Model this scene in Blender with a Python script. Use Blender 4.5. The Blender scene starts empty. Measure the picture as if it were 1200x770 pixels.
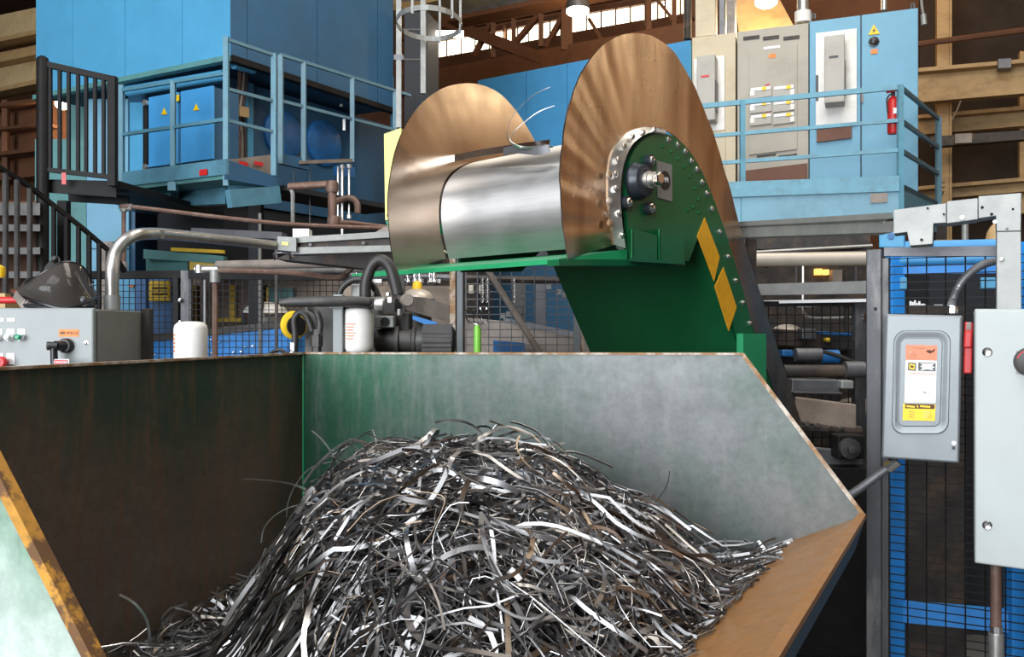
import bpy, math, random
from mathutils import Vector, Matrix
random.seed(7)
V = Vector
PI = math.pi
sc = bpy.context.scene
col = sc.collection

# ------------------------------------------------------------------ camera, world, lights, exposure
F = 1000.0; CX = 600.0; CY = 385.0; CAMZ = 1.65
cam = bpy.data.cameras.new('camera'); cam_o = bpy.data.objects.new('camera', cam); col.objects.link(cam_o)
cam.sensor_fit = 'HORIZONTAL'; cam.sensor_width = 36.0; cam.lens = 36.0 * F / 1200.0
cam.clip_start = 0.05; cam.clip_end = 200
cam_o.location = (0, 0, CAMZ); cam_o.rotation_euler = (PI / 2, 0, 0)
sc.camera = cam_o

w = bpy.data.worlds.new('world'); sc.world = w; w.use_nodes = True
bg = w.node_tree.nodes['Background']
bg.inputs[0].default_value = (0.78, 0.88, 1.0, 1); bg.inputs[1].default_value = 1.6
vs = sc.view_settings
vs.view_transform = 'Standard'; vs.look = 'None'; vs.exposure = 0.0; vs.gamma = 1.0; vs.use_curve_mapping = False

def area(name, loc, look, sx, sy, power, color):
    l = bpy.data.lights.new(name, 'AREA'); l.shape = 'RECTANGLE'; l.size = sx; l.size_y = sy
    l.energy = power; l.color = color
    o = bpy.data.objects.new(name, l); col.objects.link(o); o.location = loc
    d = V(look) - V(loc); o.rotation_euler = d.to_track_quat('-Z', 'Y').to_euler()
    return o
# daylight through the open loading door behind and to the left of the camera
area('door_daylight', (-7.0, -7.9, 4.2), (-2.0, 8.0, 2.2), 9.0, 7.0, 2300, (0.92, 0.96, 1.0))
# roof light strip over the aisle
area('skylight', (-1.5, -2.0, 11.2), (0.0, 3.4, 0.0), 9.0, 9.0, 1500, (0.93, 0.97, 1.0))
# unseen warm lights added for the mirrored right wall and the back wall
area('warm_wall_fill', (9.5, 5.5, 9.3), (17.5, 6.5, 3.6), 2.0, 6.0, 390, (1.0, 0.72, 0.42))
area('warm_back_fill', (4.0, 13.0, 9.6), (4.0, 18.0, 6.0), 8.0, 1.5, 170, (1.0, 0.58, 0.22))

area('machine_fill', (1.5, 6.5, 9.8), (-2.6, 9.0, 1.0), 3.0, 5.0, 420, (1.0, 0.93, 0.82))  # unseen light added to brighten the machinery behind the left mesh
area('area_light_right', (5.5, 3.5, 8.5), (2.2, 5.2, 1.0), 2.0, 3.0, 110, (1.0, 0.93, 0.82))  # area light aimed at the machinery right of the conveyor
# ------------------------------------------------------------------ materials
MT = {}
def mat(name, c, rough=0.6, metal=0.0, c2=None, c2_amt=0.5, scale=6.0, var=0.12, bump=0.0, stretch=(1, 1, 1), lo=0.5, hi=0.62, detail=6.0, rv=0.0, spec=0.5):
    m = bpy.data.materials.new(name); m.use_nodes = True
    nt = m.node_tree; N = nt.nodes; Lk = nt.links; b = N['Principled BSDF']
    b.inputs['Roughness'].default_value = rough; b.inputs['Metallic'].default_value = metal
    b.inputs['Specular IOR Level'].default_value = spec
    tc = N.new('ShaderNodeTexCoord'); mp = N.new('ShaderNodeMapping'); mp.inputs['Scale'].default_value = stretch
    Lk.new(tc.outputs['Object'], mp.inputs['Vector'])
    n1 = N.new('ShaderNodeTexNoise'); n1.inputs['Scale'].default_value = scale; n1.inputs['Detail'].default_value = detail
    n1.inputs['Roughness'].default_value = 0.65
    Lk.new(mp.outputs[0], n1.inputs['Vector'])
    mr = N.new('ShaderNodeMapRange'); mr.inputs['From Min'].default_value = 0.3; mr.inputs['From Max'].default_value = 0.7
    mr.inputs['To Min'].default_value = 1 - var; mr.inputs['To Max'].default_value = 1 + var
    Lk.new(n1.outputs['Fac'], mr.inputs['Value'])
    hs = N.new('ShaderNodeHueSaturation'); hs.inputs['Color'].default_value = (*c, 1)
    Lk.new(mr.outputs[0], hs.inputs['Value'])
    out = hs.outputs[0]
    if c2:
        n2 = N.new('ShaderNodeTexNoise'); n2.inputs['Scale'].default_value = scale * 0.6; n2.inputs['Detail'].default_value = 8
        n2.inputs['Roughness'].default_value = 0.7
        ad = N.new('ShaderNodeVectorMath'); ad.operation = 'ADD'; ad.inputs[1].default_value = (3.3, 7.1, 1.7)
        Lk.new(mp.outputs[0], ad.inputs[0]); Lk.new(ad.outputs[0], n2.inputs['Vector'])
        r2 = N.new('ShaderNodeMapRange'); r2.inputs['From Min'].default_value = lo; r2.inputs['From Max'].default_value = hi
        r2.inputs['To Min'].default_value = 0; r2.inputs['To Max'].default_value = c2_amt
        Lk.new(n2.outputs['Fac'], r2.inputs['Value'])
        mx = N.new('ShaderNodeMix'); mx.data_type = 'RGBA'
        Lk.new(r2.outputs[0], mx.inputs[0]); Lk.new(out, mx.inputs[6]); mx.inputs[7].default_value = (*c2, 1)
        out = mx.outputs[2]
    Lk.new(out, b.inputs['Base Color'])
    if rv:
        r3 = N.new('ShaderNodeMapRange'); r3.inputs['From Min'].default_value = 0.3; r3.inputs['From Max'].default_value = 0.7
        r3.inputs['To Min'].default_value = max(0.05, rough - rv); r3.inputs['To Max'].default_value = min(1, rough + rv)
        Lk.new(n1.outputs['Fac'], r3.inputs['Value']); Lk.new(r3.outputs[0], b.inputs['Roughness'])
    if bump:
        bp = N.new('ShaderNodeBump'); bp.inputs['Strength'].default_value = bump; bp.inputs['Distance'].default_value = 0.01
        Lk.new(n1.outputs['Fac'], bp.inputs['Height']); Lk.new(bp.outputs[0], b.inputs['Normal'])
    MT[name] = m
    return m
def emis(name, c, s):
    m = bpy.data.materials.new(name); m.use_nodes = True; b = m.node_tree.nodes['Principled BSDF']
    b.inputs['Base Color'].default_value = (*c, 1); b.inputs['Emission Color'].default_value = (*c, 1); b.inputs['Emission Strength'].default_value = s
    MT[name] = m; return m

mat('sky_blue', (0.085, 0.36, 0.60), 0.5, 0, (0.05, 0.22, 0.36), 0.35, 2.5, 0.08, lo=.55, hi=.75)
mat('muted_blue', (0.17, 0.36, 0.47), 0.5, 0, (0.10, 0.22, 0.30), 0.35, 3, 0.08)
mat('panel_blue', (0.055, 0.30, 0.62), 0.5, 0, (0.03, 0.16, 0.32), 0.3, 3, 0.08, lo=.55, hi=.75)
mat('rail_left', (0.085, 0.23, 0.31), 0.5, 0, (0.06, 0.11, 0.14), 0.4, 8, 0.1)
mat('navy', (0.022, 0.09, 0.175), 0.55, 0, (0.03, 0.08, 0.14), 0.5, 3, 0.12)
mat('pale_blue', (0.15, 0.37, 0.52), 0.5, 0, (0.10, 0.25, 0.38), 0.3, 3, 0.07, lo=.55, hi=.75)
mat('rail_blue', (0.13, 0.34, 0.45), 0.5, 0, (0.10, 0.16, 0.18), 0.4, 8, 0.1)
mat('rail_grey_blue', (0.11, 0.22, 0.28), 0.5, 0, (0.07, 0.12, 0.16), 0.4, 8, 0.1)
mat('press_blue', (0.02, 0.26, 0.74), 0.45, 0, (0.02, 0.08, 0.2), 0.4, 6, 0.12)
mat('deep_blue', (0.015, 0.13, 0.36), 0.45, 0, (0.02, 0.05, 0.1), 0.5, 6, 0.15)
mat('teal', (0.10, 0.27, 0.27), 0.6, 0, (0.05, 0.13, 0.12), 0.4, 3, 0.1)
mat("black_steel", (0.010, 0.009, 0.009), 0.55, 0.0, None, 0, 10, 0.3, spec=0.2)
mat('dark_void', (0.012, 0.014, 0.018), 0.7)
mat('dark_machine', (0.045, 0.04, 0.037), 0.6, 0.3, (0.14, 0.09, 0.06), 0.5, 9, 0.35, 0.2)
mat('brown_machine', (0.27, 0.21, 0.165), 0.6, 0.3, (0.20, 0.16, 0.13), 0.5, 8, 0.3, 0.2)
mat('taupe', (0.26, 0.22, 0.19), 0.55, 0.2, (0.12, 0.10, 0.09), 0.5, 6, 0.2)
mat('mill_steel', (0.16, 0.16, 0.17), 0.5, 0.6, (0.08, 0.08, 0.08), 0.5, 8, 0.2)
mat('post_steel', (0.07, 0.07, 0.074), 0.5, 0.5, (0.22, 0.21, 0.20), 0.5, 14, 0.2, stretch=(1, 1, .3))
mat('galv', (0.28, 0.285, 0.27), 0.5, 0.35, (0.34, 0.34, 0.32), 0.7, 14, 0.12)
mat('galv_pipe', (0.55, 0.54, 0.51), 0.35, 0.8, (0.3, 0.26, 0.22), 0.4, 12, 0.12)
mat('rust_pipe', (0.17, 0.10, 0.075), 0.6, 0.4, (0.3, 0.24, 0.2), 0.4, 16, 0.2)
mat('chrome', (0.8, 0.8, 0.8), 0.18, 1.0, None, 0, 10, 0.05)
mat('green_paint', (0.008, 0.105, 0.036), 0.30, 0, (0.10, 0.22, 0.13), 0.35, 5, 0.12, lo=.6, hi=.8)
mat('green_dark', (0.006, 0.03, 0.014), 0.5)
mat('green_bright', (0.02, 0.28, 0.11), 0.4, 0, (0.15, 0.32, 0.2), 0.3, 5, 0.1, lo=.55, hi=.75)
mat('yellow_decal', (0.75, 0.36, 0.01), 0.45, 0, None, 0, 60, 0.15)
mat('yellow', (0.80, 0.52, 0.02), 0.5, 0, (0.4, 0.25, 0.05), 0.3, 6, 0.1)
mat('pale_yellow', (0.85, 0.80, 0.22), 0.4, 0, None, 0, 5, 0.05)
mat('tan_steel', (0.44, 0.29, 0.13), 0.6, 0, (0.25, 0.14, 0.06), 0.5, 4, 0.15, stretch=(1, 1, 2))
mat('cream_steel', (0.56, 0.42, 0.22), 0.6, 0, (0.30, 0.2, 0.1), 0.4, 3, 0.12)
mat('truss_brown', (0.10, 0.040, 0.017), 0.7, 0, None, 0, 4, 0.2)
mat('roof_brown', (0.07, 0.03, 0.015), 0.85, 0, (0.12, 0.06, 0.03), 0.5, 1.5, 0.25)
mat('wall_brown', (0.13, 0.055, 0.025), 0.8, 0, (0.08, 0.035, 0.02), 0.7, 0.8, 0.25, stretch=(1, 1, 2))
mat('wall_orange', (0.52, 0.32, 0.19), 0.8, 0, (0.25, 0.13, 0.07), 0.7, 0.7, 0.2, stretch=(1, 1, .25))
mat('dark_partition', (0.03, 0.02, 0.014), 0.9, 0, (0.05, 0.03, 0.02), 0.5, 2.0, 0.3)
mat('concrete', (0.10, 0.095, 0.09), 0.7, 0, (0.04, 0.04, 0.04), 0.6, 1.5, 0.2)
mat('beige', (0.55, 0.47, 0.33), 0.55, 0, (0.4, 0.32, 0.2), 0.4, 3, 0.06)
mat('mcc_grey', (0.40, 0.37, 0.31), 0.55, 0, (0.3, 0.27, 0.22), 0.4, 3, 0.06)
mat('ac_grey', (0.42, 0.40, 0.36), 0.5, 0, (0.3, 0.28, 0.24), 0.3, 5, 0.06)
mat('white', (0.80, 0.78, 0.74), 0.5, 0, (0.6, 0.57, 0.5), 0.4, 8, 0.05)
mat('label_white', (0.82, 0.82, 0.82), 0.45, 0, None, 0, 40, 0.03)
mat('box_grey', (0.25, 0.27, 0.268), 0.42, 0, (0.24, 0.26, 0.26), 0.4, 9, 0.06, bump=0.03)
mat('box_grey_dark', (0.20, 0.20, 0.185), 0.5, 0, None, 0, 9, 0.08)
mat('switch_grey', (0.215, 0.235, 0.245), 0.38, 0.15, (0.17, 0.185, 0.195), 0.4, 9, 0.06)
mat('panel_white', (0.42, 0.45, 0.44), 0.5, 0, (0.45, 0.5, 0.48), 0.4, 5, 0.04)
mat('red', (0.55, 0.02, 0.02), 0.4)
mat('orange', (0.85, 0.22, 0.03), 0.5)
mat('salmon', (0.75, 0.21, 0.10), 0.5, 0, None, 0, 60, .08)
mat('sign_yellow', (0.90, 0.58, 0.0), 0.45)
mat('green_button', (0.0, 0.22, 0.10), 0.3)
mat('black_plastic', (0.015, 0.015, 0.017), 0.35)
mat('rubber', (0.03, 0.027, 0.025), 0.5)
mat('brown_board', (0.16, 0.07, 0.045), 0.7)
mat('bearing', (0.03, 0.035, 0.045), 0.35, 0.3)
mat('lime', (0.18, 0.48, 0.05), 0.4)
mat('rust_edge', (0.30, 0.17, 0.08), 0.65, 0.3, (0.62, 0.57, 0.50), 0.9, 30, 0.3, lo=.45, hi=.6)
mat('yellow_rust_edge', (0.50, 0.24, 0.03), 0.6, 0.1, (0.10, 0.045, 0.02), 0.9, 40, 0.25, lo=.48, hi=.56)
mat('stone_dome', (0.55, 0.48, 0.40), 0.4, 0.3, (0.4, 0.33, 0.26), 0.5, 4, 0.1)
mat('charcoal', (0.055, 0.052, 0.05), 0.5, 0.3, (0.12, 0.11, 0.1), 0.4, 12, 0.2)
mat('frosted', (0.7, 0.7, 0.7), 0.6)
emis('window_glow', (1.0, 0.86, 0.62), 5.0)
emis('window_glow_orange', (1.0, 0.50, 0.09), 2.4)
emis('lamp_glow', (1.0, 0.90, 0.72), 14.0)

# worn paint on the hopper's inside: green paint rubbed down to grey steel where scrap slides
def hopper_mat(name, green, worn, rust, axis_bias, glo, ghi, rough=0.38, metal=0.35, rust_amt=0.5, zb=None):
    m = bpy.data.materials.new(name); m.use_nodes = True
    N = m.node_tree.nodes; Lk = m.node_tree.links; b = N['Principled BSDF']
    tc = N.new('ShaderNodeTexCoord')
    def noise(sc_, st, det=8):
        mp = N.new('ShaderNodeMapping'); mp.inputs['Scale'].default_value = st; Lk.new(tc.outputs['Object'], mp.inputs[0])
        n = N.new('ShaderNodeTexNoise'); n.inputs['Scale'].default_value = sc_; n.inputs['Detail'].default_value = det; n.inputs['Roughness'].default_value = .7
        Lk.new(mp.outputs[0], n.inputs['Vector']); return n.outputs['Fac']
    def rng(v, a, b_, c, d):
        r = N.new('ShaderNodeMapRange'); r.inputs[1].default_value = a; r.inputs[2].default_value = b_; r.inputs[3].default_value = c; r.inputs[4].default_value = d
        Lk.new(v, r.inputs[0]); return r.outputs[0]
    def mul(a, b_):
        q = N.new('ShaderNodeMath'); q.operation = 'MULTIPLY'; Lk.new(a, q.inputs[0]); Lk.new(b_, q.inputs[1]); return q.outputs[0]
    def addn(a, b_):
        q = N.new('ShaderNodeMath'); q.operation = 'ADD'; q.use_clamp = True; Lk.new(a, q.inputs[0])
        if isinstance(b_, float): q.inputs[1].default_value = b_
        else: Lk.new(b_, q.inputs[1])
        return q.outputs[0]
    def mix(f, a, c):
        q = N.new('ShaderNodeMix'); q.data_type = 'RGBA'; Lk.new(f, q.inputs[0])
        if isinstance(a, tuple): q.inputs[6].default_value = (*a, 1)
        else: Lk.new(a, q.inputs[6])
        q.inputs[7].default_value = (*c, 1); return q.outputs[2]
    sx = N.new('ShaderNodeSeparateXYZ'); Lk.new(tc.outputs['Object'], sx.inputs[0])
    grad = rng(sx.outputs[axis_bias], glo, ghi, -0.35, 0.70)
    f = addn(rng(noise(2.2, (1, 1, 1)), .38, .62, 0, 0.55), grad)
    c_ = mix(f, green, worn)
    streak = rng(noise(9, (3, 3, .35)), .5, .66, 0, rust_amt)
    c_ = mix(streak, c_, rust)
    if zb:
        band = mul(rng(sx.outputs['Z'], zb[0], zb[1], 1, 0), rng(noise(3.5, (1, 1, 1)), .4, .6, 0, zb[3]))
        c_ = mix(band, c_, zb[2])
    fine = rng(noise(45, (1, 1, 1), 3), .3, .7, .86, 1.12)
    hs = N.new('ShaderNodeHueSaturation'); Lk.new(c_, hs.inputs['Color']); Lk.new(fine, hs.inputs['Value'])
    Lk.new(hs.outputs[0], b.inputs['Base Color'])
    b.inputs['Metallic'].default_value = metal
    Lk.new(rng(noise(12, (1, 1, 1)), .3, .7, rough - .08, rough + .15), b.inputs['Roughness'])
    MT[name] = m
hopper_mat('hopper_far', (0.030, 0.11, 0.065), (0.15, 0.158, 0.158), (0.22, 0.22, 0.21), 'X', -0.60, 0.30, .42, .35, 0.35)
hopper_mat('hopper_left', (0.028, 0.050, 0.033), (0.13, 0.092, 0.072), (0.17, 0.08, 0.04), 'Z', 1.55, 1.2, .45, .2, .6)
hopper_mat('hopper_near', (0.10, 0.22, 0.14), (0.60, 0.66, 0.62), (0.50, 0.56, 0.52), 'Z', 1.55, 1.25, .5, .1, .3)  # worn paint, with sky glare put into its pale lower tone
hopper_mat('hopper_ramp', (0.36, 0.16, 0.035), (0.32, 0.15, 0.05), (0.28, 0.17, 0.085), 'X', -1, 1, .42, .3, .5)

# blotchy two-tone stainless; the flares carry warm reflections in their tint
def stainless(name, c, c2, rough, st, sc_=7.0, amt=.6, rr=.12):
    m = bpy.data.materials.new(name); m.use_nodes = True
    N = m.node_tree.nodes; Lk = m.node_tree.links; b = N['Principled BSDF']
    tc = N.new('ShaderNodeTexCoord'); mp = N.new('ShaderNodeMapping'); mp.inputs['Scale'].default_value = st
    Lk.new(tc.outputs['Object'], mp.inputs[0])
    n = N.new('ShaderNodeTexNoise'); n.inputs['Scale'].default_value = sc_; n.inputs['Detail'].default_value = 8; Lk.new(mp.outputs[0], n.inputs['Vector'])
    r = N.new('ShaderNodeMapRange'); r.inputs[1].default_value = .42; r.inputs[2].default_value = .68; r.inputs[4].default_value = amt; Lk.new(n.outputs['Fac'], r.inputs[0])
    q = N.new('ShaderNodeMix'); q.data_type = 'RGBA'; q.inputs[6].default_value = (*c, 1); q.inputs[7].default_value = (*c2, 1); Lk.new(r.outputs[0], q.inputs[0])
    Lk.new(q.outputs[2], b.inputs['Base Color']); b.inputs['Metallic'].default_value = 1.0
    n2 = N.new('ShaderNodeTexNoise'); n2.inputs['Scale'].default_value = 5; n2.inputs['Detail'].default_value = 6; Lk.new(tc.outputs['Object'], n2.inputs['Vector'])
    r2 = N.new('ShaderNodeMapRange'); r2.inputs[1].default_value = .3; r2.inputs[2].default_value = .7; r2.inputs[3].default_value = rough; r2.inputs[4].default_value = rough + rr
    Lk.new(n2.outputs['Fac'], r2.inputs[0]); Lk.new(r2.outputs[0], b.inputs['Roughness'])
    MT[name] = m
stainless('flare_steel', (0.62, 0.49, 0.37), (0.30, 0.20, 0.135), 0.20, (1.3, 1.3, .10), 9)  # brown streaks are reflections painted over blotchy steel
stainless('flare_steel_far', (0.58, 0.46, 0.36), (0.36, 0.28, 0.22), 0.14, (1, 1, 1), 3)
stainless('drum_steel', (0.52, 0.51, 0.50), (0.42, 0.41, 0.40), 0.40, (1, 1, 12), 6)
# the drum skin is brushed round its circumference
_m = MT['drum_steel']; _N = _m.node_tree.nodes; _b = _N['Principled BSDF']; _b.inputs['Anisotropic'].default_value = 0.85; _b.inputs['Anisotropic Rotation'].default_value = 0.25
_g = _N.new('ShaderNodeNewGeometry'); _x = _N.new('ShaderNodeVectorMath'); _x.operation = 'CROSS_PRODUCT'; _x.inputs[1].default_value = (.719, -.695, 0)
_m.node_tree.links.new(_g.outputs['Normal'], _x.inputs[0]); _m.node_tree.links.new(_x.outputs[0], _b.inputs['Tangent'])
stainless('strip_band', (0.82, 0.80, 0.76), (0.60, 0.57, 0.52), 0.32, (1, 1, 1), 9)
stainless('scrap_steel', (0.48, 0.48, 0.49), (0.24, 0.23, 0.225), 0.27, (1, 1, 1), 6, .9)
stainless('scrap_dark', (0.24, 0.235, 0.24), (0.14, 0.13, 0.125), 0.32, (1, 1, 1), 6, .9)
stainless('scrap_bright', (0.78, 0.78, 0.79), (0.5, 0.5, 0.5), 0.26, (1, 1, 1), 5, .5)
stainless('scrap_brown', (0.30, 0.23, 0.17), (0.16, 0.12, 0.09), 0.35, (1, 1, 1), 6, .8)

# smoky clear visor
m = bpy.data.materials.new('smoky_visor'); m.use_nodes = True; b = m.node_tree.nodes['Principled BSDF']
b.inputs['Base Color'].default_value = (0.10, 0.088, 0.08, 1); b.inputs['Roughness'].default_value = 0.12; b.inputs['Transmission Weight'].default_value = 0.45; b.inputs['IOR'].default_value = 1.25
MT['smoky_visor'] = m

# ------------------------------------------------------------------ mesh helpers
ORG = {}
class MB:
    def __init__(s): s.v = []; s.f = []
    def add(s, vs_, fs):
        k = len(s.v); s.v += [V(p) for p in vs_]; s.f += [tuple(i + k for i in f) for f in fs]; return s
    def box(s, lo, hi):
        x0, y0, z0 = lo; x1, y1, z1 = hi
        return s.add([(x0,y0,z0),(x1,y0,z0),(x1,y1,z0),(x0,y1,z0),(x0,y0,z1),(x1,y0,z1),(x1,y1,z1),(x0,y1,z1)],
                     [(0,3,2,1),(4,5,6,7),(0,1,5,4),(1,2,6,5),(2,3,7,6),(3,0,4,7)])
    def obox(s, o, a, b_, c):
        o, a, b_, c = V(o), V(a), V(b_), V(c)
        return s.add([o, o+a, o+a+b_, o+b_, o+c, o+a+c, o+a+b_+c, o+b_+c],
                     [(0,3,2,1),(4,5,6,7),(0,1,5,4),(1,2,6,5),(2,3,7,6),(3,0,4,7)])
    def prism(s, poly, vec):
        n = len(poly); vec = V(vec); P_ = [V(p) for p in poly]
        return s.add(P_ + [p + vec for p in P_], [tuple(range(n)), tuple(range(2*n-1, n-1, -1))] + [(i, i+n, (i+1) % n + n, (i+1) % n) for i in range(n)])
    def tube(s, pts, r, n=10, closed=False):
        pts = [V(p) for p in pts]; m_ = len(pts); rings = []
        up = None
        for i, p in enumerate(pts):
            if closed: t = (pts[(i+1) % m_] - pts[i-1]).normalized()
            else: t = (pts[min(i+1, m_-1)] - pts[max(i-1, 0)]).normalized()
            if up is None:
                up = V((0, 0, 1)) if abs(t.z) < .9 else V((1, 0, 0))
            a = (up - t * up.dot(t)).normalized(); b_ = t.cross(a); up = a
            rr = r[i] if isinstance(r, (list, tuple)) else r
            rings.append([p + a * rr * math.cos(2*PI*k/n) + b_ * rr * math.sin(2*PI*k/n) for k in range(n)])
        vs_ = [q for rg in rings for q in rg]; fs = []
        for i in range(m_ if closed else m_ - 1):
            j = (i + 1) % m_
            for k in range(n): fs.append((i*n+k, i*n+(k+1) % n, j*n+(k+1) % n, j*n+k))
        if not closed: fs += [tuple(range(n-1, -1, -1)), tuple(range((m_-1)*n, m_*n))]
        return s.add(vs_, fs)
    def bar(s, a, b_, w_, h_=None):
        a, b_ = V(a), V(b_); h_ = h_ or w_; t = (b_ - a).normalized()
        up = V((0, 0, 1)) if abs(t.z) < .95 else V((1, 0, 0))
        sd = t.cross(up).normalized() * w_; u = sd.cross(t).normalized() * h_
        return s.obox(a - sd/2 - u/2, b_ - a, sd, u)
    def lathe(s, o, axis, prof, n=24):
        o, ax = V(o), V(axis).normalized()
        a = ax.orthogonal().normalized(); b_ = ax.cross(a)
        vs_ = []; fs = []; m_ = len(prof)
        for (r, h) in prof:
            vs_ += [o + ax*h + (a*math.cos(2*PI*k/n) + b_*math.sin(2*PI*k/n)) * max(r, 1e-5) for k in range(n)]
        for i in range(m_-1):
            for k in range(n): fs.append((i*n+k, i*n+(k+1) % n, (i+1)*n+(k+1) % n, (i+1)*n+k))
        fs += [tuple(range(n-1, -1, -1)), tuple(range((m_-1)*n, m_*n))]
        return s.add(vs_, fs)
    def build(s, name, m, parent=None, smooth=False, bevel=0.0, origin=None):
        me = bpy.data.meshes.new(name)
        if parent is not None: org = ORG[parent.name]
        elif origin is not None: org = V(origin)
        else:
            xs = [p.x for p in s.v]; ys = [p.y for p in s.v]; zs = [p.z for p in s.v]
            org = V(((min(xs)+max(xs))/2, (min(ys)+max(ys))/2, min(zs)))
        me.from_pydata([p - org for p in s.v], [], s.f); me.update()
        import bmesh
        bm = bmesh.new(); bm.from_mesh(me); bmesh.ops.recalc_face_normals(bm, faces=bm.faces); bm.to_mesh(me); bm.free()
        if isinstance(m, str): m = MT[m]
        me.materials.append(m)
        if smooth:
            me.shade_smooth()
            try: me.set_sharp_from_angle(angle=math.radians(38))
            except Exception: pass
        o = bpy.data.objects.new(name, me); col.objects.link(o)
        if parent is not None: o.parent = parent
        else: o.location = org
        ORG[o.name] = org
        if bevel:
            bv = o.modifiers.new('bevel', 'BEVEL'); bv.width = bevel; bv.segments = 2; bv.limit_method = 'ANGLE'
        return o

def solid(o, th):
    sd = o.modifiers.new('thickness', 'SOLIDIFY'); sd.thickness = th; sd.offset = 0
    es = o.modifiers.new('edges', 'EDGE_SPLIT'); es.split_angle = math.radians(38)
    return o
def thing(name, label, cat, loc, group=None, kind=None):
    o = bpy.data.objects.new(name, None); col.objects.link(o); o.location = loc; o.empty_display_size = .1
    o['label'] = label; o['category'] = cat
    if group: o['group'] = group
    if kind: o['kind'] = kind
    ORG[o.name] = V(loc); return o
def tag(o, label, cat, group=None, kind=None):
    o['label'] = label; o['category'] = cat
    if group: o['group'] = group
    if kind: o['kind'] = kind
    return o
def structure(o): o['kind'] = 'structure'; return o

def P(px, py, Y): return V(((px - CX) / F * Y, Y, CAMZ - (py - CY) / F * Y))
class PL:                       # a vertical plane through a ground point, running in a compass direction
    def __init__(s, px, Y, deg):          # deg: direction measured from +Y towards +X
        s.o = V(((px - CX) / F * Y, Y, 0)); a = math.radians(deg); s.d = V((math.sin(a), math.cos(a), 0))
        s.n = V((s.d.y, -s.d.x, 0))
        if s.n.dot(-s.o) < 0: s.n = -s.n   # towards the viewer's side
    def at(s, px, off=0.0):
        m_ = (px - CX) / F; o = s.o + s.n * off
        a = (m_ * o.y - o.x) / (s.d.x - m_ * s.d.y); return o + s.d * a
    def pt(s, px, py, off=0.0):
        q = s.at(px, off); return V((q.x, q.y, CAMZ - (py - CY) / F * q.y))
    def z(s, px, z, off=0.0):
        q = s.at(px, off); return V((q.x, q.y, z))
    def slab(s, pts, th, off=0.0):         # front at offset off, going th away from the viewer
        return MB().prism([s.pt(x, y, off) for x, y in pts], -s.n * th)
    def rect(s, x0, y0, x1, y1, th, off=0.0):
        # upright, level rectangle: heights taken at its centre
        xc = (x0 + x1) / 2; zt = s.pt(xc, y0, off).z; zb = s.pt(xc, y1, off).z
        return MB().prism([s.z(x0, zb, off), s.z(x1, zb, off), s.z(x1, zt, off), s.z(x0, zt, off)], -s.n * th)
def arc(pts, n=8):               # smooth polyline (Catmull-Rom)
    pts = [V(p) for p in pts]; out = []
    for i in range(len(pts) - 1):
        p0 = pts[max(i-1, 0)]; p1 = pts[i]; p2 = pts[i+1]; p3 = pts[min(i+2, len(pts)-1)]
        for k in range(n):
            t = k / n
            out.append(.5 * ((2*p1) + (p2-p0)*t + (2*p0-5*p1+4*p2-p3)*t*t + (-p0+3*p1-3*p2+p3)*t**3))
    out.append(pts[-1]); return out
def text(name, body, size, m, o, xd, nrm, parent, extrude=0.0006):
    cu = bpy.data.curves.new(name, 'FONT'); cu.body = body; cu.size = size; cu.extrude = extrude
    cu.align_x = 'CENTER'; cu.align_y = 'CENTER'; cu.materials.append(MT[m])
    t = bpy.data.objects.new(name, cu); col.objects.link(t)
    xd = V(xd).normalized(); nrm = V(nrm).normalized(); yd = nrm.cross(xd)
    M_ = Matrix((xd, yd, nrm)).transposed().to_4x4(); M_.translation = V(o) - ORG[parent.name]
    bpy.context.view_layer.update()
    me = bpy.data.meshes.new_from_object(t); me.name = name
    bpy.data.objects.remove(t); bpy.data.curves.remove(cu)
    if not me.materials: me.materials.append(MT[m])
    t = bpy.data.objects.new(name, me); col.objects.link(t)
    t.parent = parent; t.matrix_local = M_; ORG[t.name] = V(o); return t
def prop(o, px, Y, ztop, w_=.05, m='dark_machine'):
    x = (px - CX) / F * Y
    return MB().bar(V((x, Y, 0)), V((x, Y, ztop)), w_).build('support_post', m, o)
def bolt(o, n, r, parent, m='chrome', h=None):
    return MB().lathe(o, n, [(r*1.25, 0), (r*1.25, r*.25), (r*.95, r*.3), (r*.9, r*.8), (r*.5, r*1.0)] if h is None else [(r, 0), (r, h)], 8).build('bolt', m, parent, True)

# ================================================================== THE SETTING
# plant grid: back wall runs 60 degrees off the view axis
def wallbox(name, a, b_, z0, z1, th, m, n):
    return structure(MB().obox(V((*a, z0)), V((*b_, z0)) - V((*a, z0)), V((0, 0, z1 - z0)), V(n) * th).build(name, m))
structure(MB().box((-22, -8, -.1), (22, 36, 0)).build('floor', 'concrete'))
structure(MB().box((-22, -8, 12.0), (22, 36, 12.2)).build('ceiling', 'roof_brown'))
wallbox('wall_left', (-21, -8), (-21, 34), 0, 12, .2, 'wall_brown', (-1, 0, 0))
wallbox('wall_right', (18.5, -8), (18.5, 14), 0, 12, .2, 'wall_orange', (1, 0, 0))
BW = PL(507, 22, 119)            # back wall
bd = BW.d; bn = BW.n
bo = BW.o
A0 = bo - bd * 24; A1 = bo + bd * 22
structure(MB().obox(V((A0.x, A0.y, 0)), A1 - A0, V((0, 0, 12)), -bn * .3).build('wall_back', 'wall_brown'))
# camera side of the hall with the open loading door
fw = MB().box((-2.2, -8.3, 0), (22, -8.1, 12)); fw.box((-21, -8.3, 0), (-12, -8.1, 12)); fw.box((-12, -8.3, 8), (-2.2, -8.1, 12))
structure(fw.build('wall_front', 'wall_brown'))

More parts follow.
